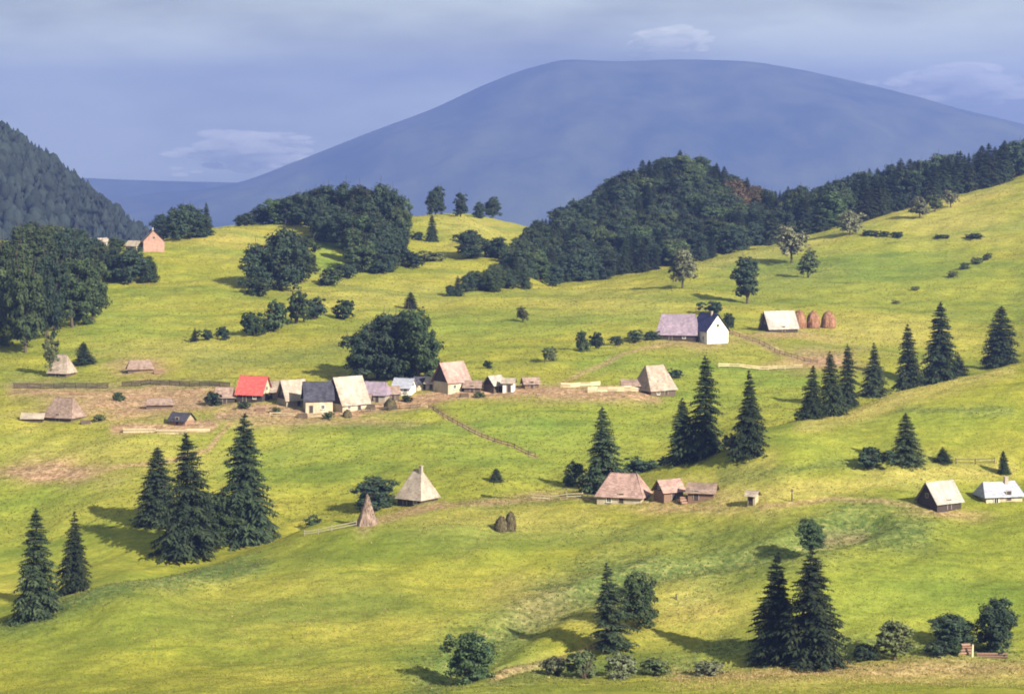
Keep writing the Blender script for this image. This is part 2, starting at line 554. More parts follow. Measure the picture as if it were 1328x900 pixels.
ROUGH = zone(stripe([(560, 890), (640, 825), (720, 775), (830, 745), (930, 730), (1010, 712), (1100, 680), (1190, 690)], 30, near, 1.0),
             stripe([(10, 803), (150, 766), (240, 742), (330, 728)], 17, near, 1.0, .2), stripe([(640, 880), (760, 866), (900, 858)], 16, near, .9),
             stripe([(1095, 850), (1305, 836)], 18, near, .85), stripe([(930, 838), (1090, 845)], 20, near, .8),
             blob(1020, 350, 90, 24, midl, .55), stripe([(250, 470), (400, 462), (520, 440)], 16, midl, .5),
             stripe([(1170, 530), (1260, 534), (1310, 536)], 5, near, .7), stripe([(940, 615), (1080, 606), (1220, 596)], 9, near, .6),
             blob(900, 690, 200, 20, near, .5), stripe([(600, 655), (720, 645), (760, 645)], 7, near, .5), stripe([(1090, 690), (1200, 655)], 10, near, .4),
             stripe([(20, 500), (150, 510), (290, 505)], 16, midl, .7))
EARTH = zone(stripe([(285, 540), (350, 534), (450, 533), (560, 516), (640, 508), (720, 507), (840, 512)], 8, midl, .85),
             blob(55, 613, 66, 13, midl, 1.0), blob(200, 520, 110, 20, midl, .95), stripe([(20, 508), (130, 514), (290, 512)], 13, midl, .6), stripe([(330, 536), (460, 536)], 9, midl, .95), blob(1010, 436, 60, 5, midl, .5), blob(540, 659, 40, 5, 1, .6), stripe([(150, 556), (275, 552)], 7, midl, .9),
             blob(185, 476, 34, 9, midl, .8), blob(1060, 466, 50, 13, midl, .75), stripe([(945, 432), (1000, 450), (1060, 473)], 4, midl, .6),
             blob(100, 530, 60, 14, midl, .6), stripe([(470, 688), (520, 665), (575, 655)], 7, 1, .55), blob(860, 645, 75, 12, 1, .5),
             stripe([(770, 832), (700, 856), (640, 878)], 7, near, .55), stripe([(555, 524), (695, 594)], 2.2, midl, .7, .1),
             blob(900, 446, 60, 8, midl, .5), blob(1225, 668, 50, 6, near, .5), blob(690, 780, 60, 26, near, .22), stripe([(880, 874), (1000, 875), (1130, 870), (1320, 864)], 10, near, .45, .1), stripe([(700, 512), (850, 520)], 8, midl, .7), blob(400, 548, 130, 7, midl, .6), blob(880, 656, 80, 7, 1, .5), stripe([(1060, 690), (1120, 685)], 6, near, .35),
             stripe([(575, 656), (640, 650), (700, 644), (770, 645)], 3, 1, .6, .1), stripe([(985, 655), (1080, 648), (1190, 662)], 3, near, .55, .1),
             stripe([(300, 548), (270, 580), (200, 600), (90, 618)], 3, midl, .6, .1), stripe([(700, 505), (760, 480), (830, 452), (880, 446)], 2.5, midl, .5, .1))

gm, nt, b = nodes_of('meadow')
geo = nt.nodes.new('ShaderNodeNewGeometry')
pos = geo.outputs['Position']
at_ = nt.nodes.new('ShaderNodeAttribute'); at_.attribute_name = 'landuse'
at2 = nt.nodes.new('ShaderNodeAttribute'); at2.attribute_name = 'soil'
sep = nt.nodes.new('ShaderNodeSeparateColor'); nt.links.new(at_.outputs['Color'], sep.inputs[0])
n_big = noise(nt, pos, 0.018, 5, .6)
n_mid = noise(nt, pos, 0.09, 6, .65)
n_fin = noise(nt, pos, 0.75, 5, .7)
n_vf = noise(nt, pos, 2.6, 3, .7)
# mowing swathes, lightly visible
n_sw = noise(nt, pos, 0.32, 3, .5, (0.25, 1.6, 1))
base = ramp(nt, [(0.30, (0.145, 0.182, 0.032)), (0.5, (0.230, 0.224, 0.036)), (0.72, (0.310, 0.272, 0.064))])
nt.links.new(n_big.outputs['Fac'], base.inputs[0])
c = mix(nt, 0.35, base.outputs[0], (0.225, 0.224, 0.034))
r_m = ramp(nt, [(0.32, (0.62, 0.66, 0.62)), (0.68, (1.20, 1.16, 1.10))]); nt.links.new(n_mid.outputs['Fac'], r_m.inputs[0])
c = mix(nt, 0.8, c, r_m.outputs[0], 'MULTIPLY')
fl = ramp(nt, [(0.25, (0.132, 0.186, 0.034)), (0.75, (0.232, 0.264, 0.046))]); nt.links.new(n_mid.outputs['Fac'], fl.inputs[0])
c = mix(nt, sep.outputs[1], c, fl.outputs[0])
fs = ramp(nt, [(0.25, (0.26, 0.225, 0.060)), (0.75, (0.40, 0.345, 0.115))]); nt.links.new(n_mid.outputs['Fac'], fs.inputs[0])
c = mix(nt, sep.outputs[0], c, fs.outputs[0])
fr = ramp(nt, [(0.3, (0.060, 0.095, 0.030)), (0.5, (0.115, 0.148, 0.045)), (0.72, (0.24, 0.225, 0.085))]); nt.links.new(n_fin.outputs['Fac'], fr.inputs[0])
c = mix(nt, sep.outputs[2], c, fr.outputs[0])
fe = ramp(nt, [(0.3, (0.16, 0.090, 0.058)), (0.5, (0.29, 0.180, 0.120)), (0.72, (0.42, 0.31, 0.22))]); nt.links.new(n_fin.outputs['Fac'], fe.inputs[0])
es = nt.nodes.new('ShaderNodeMath'); es.operation = 'MULTIPLY_ADD'; es.use_clamp = True
eth = nt.nodes.new('ShaderNodeMath'); eth.operation = 'MULTIPLY'; eth.inputs[1].default_value = 1.5
nt.links.new(at2.outputs['Fac'], eth.inputs[0])
nm2 = nt.nodes.new('ShaderNodeMath'); nm2.operation = 'SUBTRACT'; nm2.inputs[1].default_value = 0.55
nt.links.new(n_mid.outputs['Fac'], nm2.inputs[0])
nt.links.new(at2.outputs['Fac'], es.inputs[0]); es.inputs[1].default_value = 1.5
nm3 = nt.nodes.new('ShaderNodeMath'); nm3.operation = 'MULTIPLY'
nt.links.new(nm2.outputs[0], nm3.inputs[0]); nt.links.new(eth.outputs[0], nm3.inputs[1])
nt.links.new(nm3.outputs[0], es.inputs[2])
c = mix(nt, es.outputs[0], c, fe.outputs[0])
r_f = ramp(nt, [(0.26, (0.50, 0.57, 0.52)), (0.72, (1.36, 1.30, 1.26))]); nt.links.new(n_fin.outputs['Fac'], r_f.inputs[0])
c = mix(nt, 0.75, c, r_f.outputs[0], 'MULTIPLY')
n_par = noise(nt, pos, 0.022, 3, .45, (0.45, 1.9, 1))
r_p = ramp(nt, [(0.36, (0.62, 0.76, 0.72)), (0.47, (0.98, 1.0, 0.95)), (0.60, (1.02, 1.0, 0.98)), (0.68, (1.10, 1.02, 1.0))]); nt.links.new(n_par.outputs['Fac'], r_p.inputs[0])
c = mix(nt, 0.75, c, r_p.outputs[0], 'MULTIPLY')
n_ter = noise(nt, pos, 0.11, 5, .62, (0.30, 1.5, 1))
r_t = ramp(nt, [(0.29, (0.50, 0.60, 0.52)), (0.37, (0.90, 0.93, 0.90)), (0.46, (1.0, 1.0, 1.0)), (0.66, (1.0, 1.0, 1.0)), (0.74, (1.10, 1.04, 1.02))]); nt.links.new(n_ter.outputs['Fac'], r_t.inputs[0])
c = mix(nt, 0.9, c, r_t.outputs[0], 'MULTIPLY')
r_s = ramp(nt, [(0.35, (0.80, 0.84, 0.80)), (0.65, (1.08, 1.06, 1.04))]); nt.links.new(n_sw.outputs['Fac'], r_s.inputs[0])
c = mix(nt, 0.8, c, r_s.outputs[0], 'MULTIPLY')
nt.links.new(c, b.inputs['Base Color'])
bp = nt.nodes.new('ShaderNodeBump'); bp.inputs['Strength'].default_value = 0.35; bp.inputs['Distance'].default_value = 0.5
hsum = nt.nodes.new('ShaderNodeMath'); hsum.operation = 'ADD'
nt.links.new(n_fin.outputs['Fac'], hsum.inputs[0]); nt.links.new(n_vf.outputs['Fac'], hsum.inputs[1])
nt.links.new(hsum.outputs[0], bp.inputs['Height']); nt.links.new(bp.outputs[0], b.inputs['Normal'])
b.inputs['Specular IOR Level'].default_value = 0.05

gme = np_mesh('ground', GV, GF, gm, True)
ca = gme.color_attributes.new('landuse', 'FLOAT_COLOR', 'POINT')
ca.data.foreach_set('color', np.stack([STRAW, LUSH, ROUGH, np.ones_like(STRAW)], -1).astype(np.float32).ravel())
fa = gme.attributes.new('soil', 'FLOAT', 'POINT')
fa.data.foreach_set('value', EARTH.astype(np.float32).ravel())
structure(link('ground', gme))


# ------------------------------------------------------------------ mountains
def ridge_mesh(name, rows, y0, half, base, mat, nx, ny, seed, rough):
    rg_ = np.random.default_rng(seed)
    xs = np.array([(p - W / 2) / F * y0 for p, _ in rows]); zs = np.array([CZ + (EYE - r) / F * y0 for _, r in rows])
    X = np.linspace(xs[0], xs[-1], nx)
    zc = pchip(xs, zs, X)
    T = np.linspace(-1, 1, ny)
    xg, tg = np.meshgrid(X, T, indexing='ij')
    prof = np.cos(tg * math.pi / 2) ** 1.1
    edge = np.clip(np.minimum(xg - X[0], X[-1] - xg) / (0.08 * (X[-1] - X[0])), 0, 1)
    edge = edge * edge * (3 - 2 * edge)
    z = base + (zc[:, None] - base) * prof * edge
    for lam in (half * .42, half * .22, half * .11, half * .055):
        for _ in range(3):
            a = rg_.uniform(0, 6.28); ph = rg_.uniform(0, 6.28)
            z += rough * lam * .04 * np.sin((np.cos(a) * xg + np.sin(a) * tg * half) * 6.28 / lam + ph) * (1 - prof ** 3) * prof * edge
    v = np.stack([xg, y0 + tg * half, z], -1).reshape(-1, 3)
    i, j = np.meshgrid(np.arange(nx - 1), np.arange(ny - 1), indexing='ij')
    f = np.stack([i * ny + j, (i + 1) * ny + j, (i + 1) * ny + j + 1, i * ny + j + 1], -1).reshape(-1, 4)
    return np_mesh(name, v, f, mat, True), (X, T, z)


def hill_material(name, a, b2, scale):
    m, nt, b = nodes_of(name)
    g = nt.nodes.new('ShaderNodeNewGeometry')
    n = noise(nt, g.outputs['Position'], scale, 8, .65)
    r = ramp(nt, [(0.35, a), (0.55, tuple((x + y) / 2 for x, y in zip(a, b2))), (0.75, b2)])
    nt.links.new(n.outputs['Fac'], r.inputs[0]); nt.links.new(r.outputs[0], b.inputs['Base Color'])
    bp = nt.nodes.new('ShaderNodeBump'); bp.inputs['Strength'].default_value = 0.6; bp.inputs['Distance'].default_value = 8
    n2 = noise(nt, g.outputs['Position'], scale * 12, 4, .6)
    nt.links.new(n2.outputs['Fac'], bp.inputs['Height']); nt.links.new(bp.outputs[0], b.inputs['Normal'])
    return m


M['hill_wood'] = leaf_material('hill_wood', (0.013, 0.020, 0.020), (0.027, 0.036, 0.032), 0.1, 0)
M['far_forest'] = hill_material('far_forest', (0.018, 0.032, 0.022), (0.105, 0.115, 0.05), 0.0021)
me, _ = ridge_mesh('mountain', [(-900, 330), (-500, 300), (0, 268), (200, 252), (300, 239), (390, 208), (480, 172), (560, 142), (630, 110), (690, 88), (740, 78),
                                (800, 80), (880, 78), (960, 80), (1020, 88), (1090, 103), (1150, 117), (1220, 136), (1310, 158), (1450, 190), (1800, 240), (2300, 320)],
                   12000, 1950, -330, M['far_forest'], 360, 130, 3, 1.0)
structure(link('mountain', me))
me, _ = ridge_mesh('distant_ridge', [(-1500, 290), (-700, 236), (-200, 236), (60, 230), (180, 234), (300, 237), (420, 240), (700, 240), (1100, 236), (1500, 226), (2000, 260), (2600, 320)],
                   13350, 700, -330, M['far_forest'], 200, 40, 8, 1.0)
structure(link('distant_ridge', me))
me, (HX, HT, HZ) = ridge_mesh('forested_hill', [(-560, 264), (-300, 112), (-120, 122), (-20, 168), (20, 191), (60, 219), (95, 246), (130, 275), (165, 304), (230, 350), (330, 480)],
                              2000, 420, -180, M['far_forest'], 120, 60, 21, .6)
structure(link('forested_hill', me))

# ------------------------------------------------------------------ tree prototypes
def diamonds(cen, ax, bx):
    """cen, ax (long half axis), bx (wide half axis) -> diamond leaf quads"""
    n = len(cen)
    v = np.empty((n, 4, 3))
    v[:, 0] = cen - ax; v[:, 1] = cen + bx - ax * .1; v[:, 2] = cen + ax; v[:, 3] = cen - bx - ax * .1
    return v.reshape(-1, 3), np.arange(n * 4).reshape(-1, 4)


def unit(v):
    return v / (np.linalg.norm(v, axis=-1, keepdims=True) + 1e-9)


def spruce_crown(h, rad, seed, whorls=34, per=9, segs=5, full=0.9, bare=0.03, gap=.07, lop=.14):
    g = np.random.default_rng(seed)
    a0 = g.uniform(0, 6.28); tw = g.uniform(-4, 4)
    C, A, B = [], [], []
    for w in range(whorls):
        t = bare + (1 - bare) * (w + g.uniform(-.55, .55)) / whorls
        t = min(max(t, bare), .985)
        R = rad * (min(1, (t - bare) / .07 + .62)) * (1 - t) ** full * g.uniform(.84, 1.10) + .12
        m = max(4, int(per * (1.15 - .55 * t)))
        off = g.uniform(0, 6.28)
        for k in range(m):
            if g.random() < gap * (1 + .9 * math.sin(a0 + 9 * t)):
                continue
            a = off + 6.283 * k / m + g.uniform(-.25, .25)
            L = R * g.uniform(.66, 1.18) * (1 + lop * math.cos(a - a0 + tw * t))
            z0 = h * t + g.uniform(-.2, .2)
            dr = g.uniform(.22, .42) * (1.2 - t)
            d = np.array([math.cos(a), math.sin(a), 0]); s_ = np.array([-d[1], d[0], 0])
            for j in range(segs):
                s = (j + .8) / segs
                p = d * L * s + np.array([0, 0, z0 + L * (.18 * s - dr * s * s * 1.6)])
                slope = .18 - dr * 3.2 * s
                fw = unit(d + np.array([0, 0, slope]))
                wl = L * .30 * (1.15 - .70 * s) + .20
                for sg in (-1, 1, -1, 1):
                    dirn = unit(fw * g.uniform(.5, 1.1) + sg * s_ * g.uniform(.45, .95) + np.array([0, 0, g.uniform(-.6, .05)]))
                    C.append(p + dirn * wl * .55); A.append(dirn * wl * .72)
                    B.append(unit(np.cross(dirn, np.array([g.uniform(-.4, .4), g.uniform(-.4, .4), 1.0]))) * wl * g.uniform(.13, .23))
                for _h in range(2):      # hanging twigs
                    hl = (.16 + .07 * L) * g.uniform(.6, 1.4)
                    p = p + s_ * g.uniform(-.22, .22) * L * .5
                    C.append(p + np.array([0, 0, -hl * .6])); A.append(np.array([g.uniform(-.1, .1), g.uniform(-.1, .1), -hl]))
                    B.append(unit(d + s_ * g.uniform(-.6, .6)) * hl * .2)
            C.append(p + fw * .12 * L); A.append(fw * (.16 * L + .10)); B.append(s_ * (.025 * L + .05))
    # leader
    for k in range(6):
        a = k * 1.05
        dd = unit(np.array([math.cos(a) * .35, math.sin(a) * .35, 1.0]))
        C.append(np.array([0, 0, h * .975]) + dd * .25); A.append(dd * .55); B.append(np.array([-math.sin(a), math.cos(a), 0]) * .13)
    return diamonds(np.array(C), np.array(A), np.array(B))


def spruce_trunk(h, seed):
    g = np.random.default_rng(seed + 91)
    mb = MB()
    pts = [(g.uniform(-.05, .05) * k, g.uniform(-.05, .05) * k, -0.8 + (h * .97 + .8) * k / 7) for k in range(8)]
    r0 = .018 * h
    mb.tube(pts, [r0 * (1.35 if k == 0 else 1) * (1 - k / 7.4) + .02 for k in range(8)], 8)
    for k in range(7):     # dead lower twigs
        a = g.uniform(0, 6.28); z = g.uniform(.02, .16) * h
        mb.tube([(0, 0, z), (math.cos(a) * .9, math.sin(a) * .9, z - .1), (math.cos(a) * 1.5, math.sin(a) * 1.5, z - .35)], [.05, .035, .015], 4, False)
    return mb


def leaf_crown(lobes, clumps, leaves, size, seed, shell=.72, csize=.95):
    """lobes: list of (x,y,z,rx,ry,rz); clumps of small leaves set through their volume"""
    g = np.random.default_rng(seed)
    lob = np.array(lobes, float)
    vol = lob[:, 3] * lob[:, 4] * lob[:, 5]
    pick = g.choice(len(lob), clumps, p=vol ** .67 / (vol ** .67).sum())
    dirs = unit(g.normal(size=(clumps, 3)))
    low = dirs[:, 2] < -.82
    dirs[low, 2] *= -.6
    dirs = unit(dirs)
    rr = shell + (1.03 - shell) * g.random(clumps) ** .7
    inner = g.random(clumps) < .22
    rr[inner] = g.uniform(.25, .7, inner.sum())
    L = lob[pick]
    cc = L[:, :3] + dirs * rr[:, None] * L[:, 3:6]
    cs = csize * g.uniform(.55, 1.25, clumps)
    n = clumps * leaves
    cid = np.repeat(np.arange(clumps), leaves)
    ld = unit(g.normal(size=(n, 3)))
    lr = g.random(n) ** .45
    cen = cc[cid] + ld * lr[:, None] * cs[cid][:, None] * np.array([1.0, 1.0, .7])
    out = unit(ld * .8 + dirs[cid] * .6 + np.array([0, 0, .35]) + g.normal(size=(n, 3)) * .45)
    t = unit(np.cross(out, g.normal(size=(n, 3))))
    bta = np.cross(out, t)
    s = size * g.uniform(.6, 1.35, n)[:, None]
    return diamonds(cen, t * s, bta * s * .72)


def broad_trunk(h, crown_z, lobes, r0, seed):
    g = np.random.default_rng(seed + 17)
    mb = MB()
    lean = g.uniform(-.25, .25, 2)
    top = np.array([lean[0], lean[1], crown_z])
    mb.tube([(0, 0, -.9), (0, 0, .0), (lean[0] * .5, lean[1] * .5, crown_z * .55), tuple(top)], [r0 * 1.5, r0 * 1.12, r0 * .9, r0 * .72], 8)
    for l in lobes:
        c = np.array(l[:3], float)
        m1 = top + (c - top) * .5 + np.array([0, 0, .25])
        mb.tube([tuple(top - np.array([0, 0, .3])), tuple(m1), tuple(c), tuple(c + (c - top) * .45)], [r0 * .55, r0 * .4, r0 * .25, .03], 6, False)
        for _ in range(3):
            e = c + g.normal(size=3) * np.array(l[3:6]) * .5
            mb.tube([tuple(m1), tuple((m1 + e) / 2 + np.array([0, 0, .2])), tuple(e)], [r0 * .25, r0 * .16, .02], 5, False)
    return mb


PROTO = {}       # kind -> list of (nominal height, nominal width, crown mesh, trunk mesh)


def add_proto(kind, h, w, crown, trunk):
    PROTO.setdefault(kind, []).append((h, w, crown, trunk))


for k in range(9):
    hh = 20.0
    rad = (3.9, 4.3, 3.6, 4.1, 3.9, 4.4, 3.7, 4.0, 3.9)[k]
    v, f = spruce_crown(hh, rad, 100 + k, (46, 42, 48, 44, 46, 40, 50, 44, 38)[k], 11, 6, (.70, .82, .60, .76, .66, .72, .88, .62, .95)[k], (.015, .02, .015, .05, .02, .03, .015, .02, .06)[k],
                        (.07, .14, .05, .18, .10, .16, .06, .12, .34)[k], (.12, .2, .1, .22, .15, .25, .1, .18, .35)[k])
    cm = np_mesh('spruce_crown', v, f, M['spruce'])
    tm = spruce_trunk(hh, k).mesh('spruce_trunk', M['bark'])
    add_proto('spruce', hh, rad * 1.9, cm, tm)


def make_broad(kind, h, w, seed, mat, cl, lv, size, crown_lo=.1, csize=.95, narrow=False):
    g = np.random.default_rng(seed)
    lobes = []
    n = 7 if narrow else 11
    zc = h * (crown_lo + 1) / 2
    lobes.append((0, 0, zc, w * .34, w * .34, h * (1 - crown_lo) * .46))
    for k in range(n):
        a = 6.283 * k / n + g.uniform(-.4, .4)
        q = g.uniform(.18, .31) * w
        z = h * ((crown_lo + .12) + (.80 - crown_lo - .12) * ((k * .618 + g.uniform(-.1, .1)) % 1.0))
        s = g.uniform(.20, .29) * w
        lobes.append((math.cos(a) * q, math.sin(a) * q, z, s, s, s * g.uniform(.75, 1.05) * (1.5 if narrow else 1)))
    lobes.append((g.uniform(-.1, .1) * w, g.uniform(-.1, .1) * w, h * .82, w * .22, w * .22, h * .15))
    v, f = leaf_crown(lobes, cl, lv, size, seed, .72, csize)
    cm = np_mesh(kind + '_crown', v, f, mat)
    tm = broad_trunk(h, h * (crown_lo + .12), lobes[1:], .02 * h + .08, seed).mesh(kind + '_trunk', M['bark'])
    add_proto(kind, h, w, cm, tm)


for k in range(4):
    make_broad('broad', 12.0, 9.5, 200 + k, M['broad'], 190, 54, .26, .03, 1.2)
    make_broad('darkbroad', 12.0, 9.0, 220 + k, M['darkbroad'], 190, 54, .26, .02, 1.2)
for k in range(3):
    make_broad('oval', 14.0, 7.0, 240 + k, M['darkbroad'], 150, 32, .32, .02, 1.0, True)
    make_broad('pale', 10.0, 8.0, 260 + k, M['pale'], 120, 26, .30, .16, .95)
    make_broad('olive', 10.0, 7.0, 280 + k, M['olive'], 95, 28, .30, .12, .95)
    make_broad('russet', 12.0, 8.0, 290 + k, M['russet'], 95, 28, .30, .2, .95)


def make_bush(kind, h, w, seed, mat, cl=70, lv=26, size=.16):
    g = np.random.default_rng(seed)
    lobes = []
    for k in range(6):
        a = g.uniform(0, 6.28); q = g.uniform(.05, .28) * w
        s = g.uniform(.22, .32) * w
        lobes.append((math.cos(a) * q, math.sin(a) * q, h * g.uniform(.3, .58), s, s, h * g.uniform(.3, .44)))
    v, f = leaf_crown(lobes, cl, lv, size, seed, .6, .42)
    v[:, 2] = np.maximum(v[:, 2], -.15)
    cm = np_mesh(kind + '_foliage', v, f, mat)
    mb = MB()
    for k in range(7):
        a = 6.283 * k / 7 + g.uniform(-.3, .3); q = w * g.uniform(.1, .3)
        mb.tube([(0, 0, -.4), (math.cos(a) * q * .5, math.sin(a) * q * .5, h * .35), (math.cos(a) * q, math.sin(a) * q, h * .75)], [.06, .045, .015], 5, False)
    add_proto(kind, h, w, cm, mb.mesh(kind + '_stem', M['bark']))


for k in range(3):
    make_bush('bush', 3.0, 4.0, 300 + k, M['broad'])
    make_bush('darkbush', 3.0, 4.0, 320 + k, M['darkbroad'])
    make_bush('palebush', 3.0, 4.0, 340 + k, M['greyleaf'])
    make_bush('olivebush', 3.0, 4.0, 360 + k, M['olive'])

NAME = dict(spruce='spruce_tree', broad='broadleaf_tree', darkbroad='broadleaf_tree', oval='broadleaf_tree', pale='broadleaf_tree', olive='broadleaf_tree', russet='broadleaf_tree',
            bush='shrub', darkbush='shrub', palebush='shrub', olivebush='shrub')
_cnt = {}


def plant(kind, pos, h, w, label, group=None, yaw=None, variant=None):
    k = _cnt.get(kind, 0); _cnt[kind] = k + 1
    P = PROTO[kind]
    if kind == 'spruce' and variant is None:
        variant = k % 8
    ph, pw, cm, tm = P[(k if variant is None else variant) % len(P)]
    isb = 'bush' in kind
    o = thing(NAME[kind], label, 'shrub' if isb else 'tree', pos, RNG.uniform(0, 6.28) if yaw is None else yaw, group)
    o.scale = (w / pw, w / pw, h / ph)
    if kind == 'spruce':
        o.rotation_euler[0] = RNG.normal() * .022
        o.rotation_euler[1] = RNG.normal() * .022
    link('foliage' if isb else 'crown', cm, o)
    link('stem' if isb else 'trunk', tm, o)
    return o


def tree(kind, px, py, hpx, wpx, label, group=None, dmin=330.0, variant=None):
    x, d, z = at(px, py, dmin)
    return plant(kind, (x, d, z - .15), hpx * d / F, wpx * d / F, label, group, None, variant)


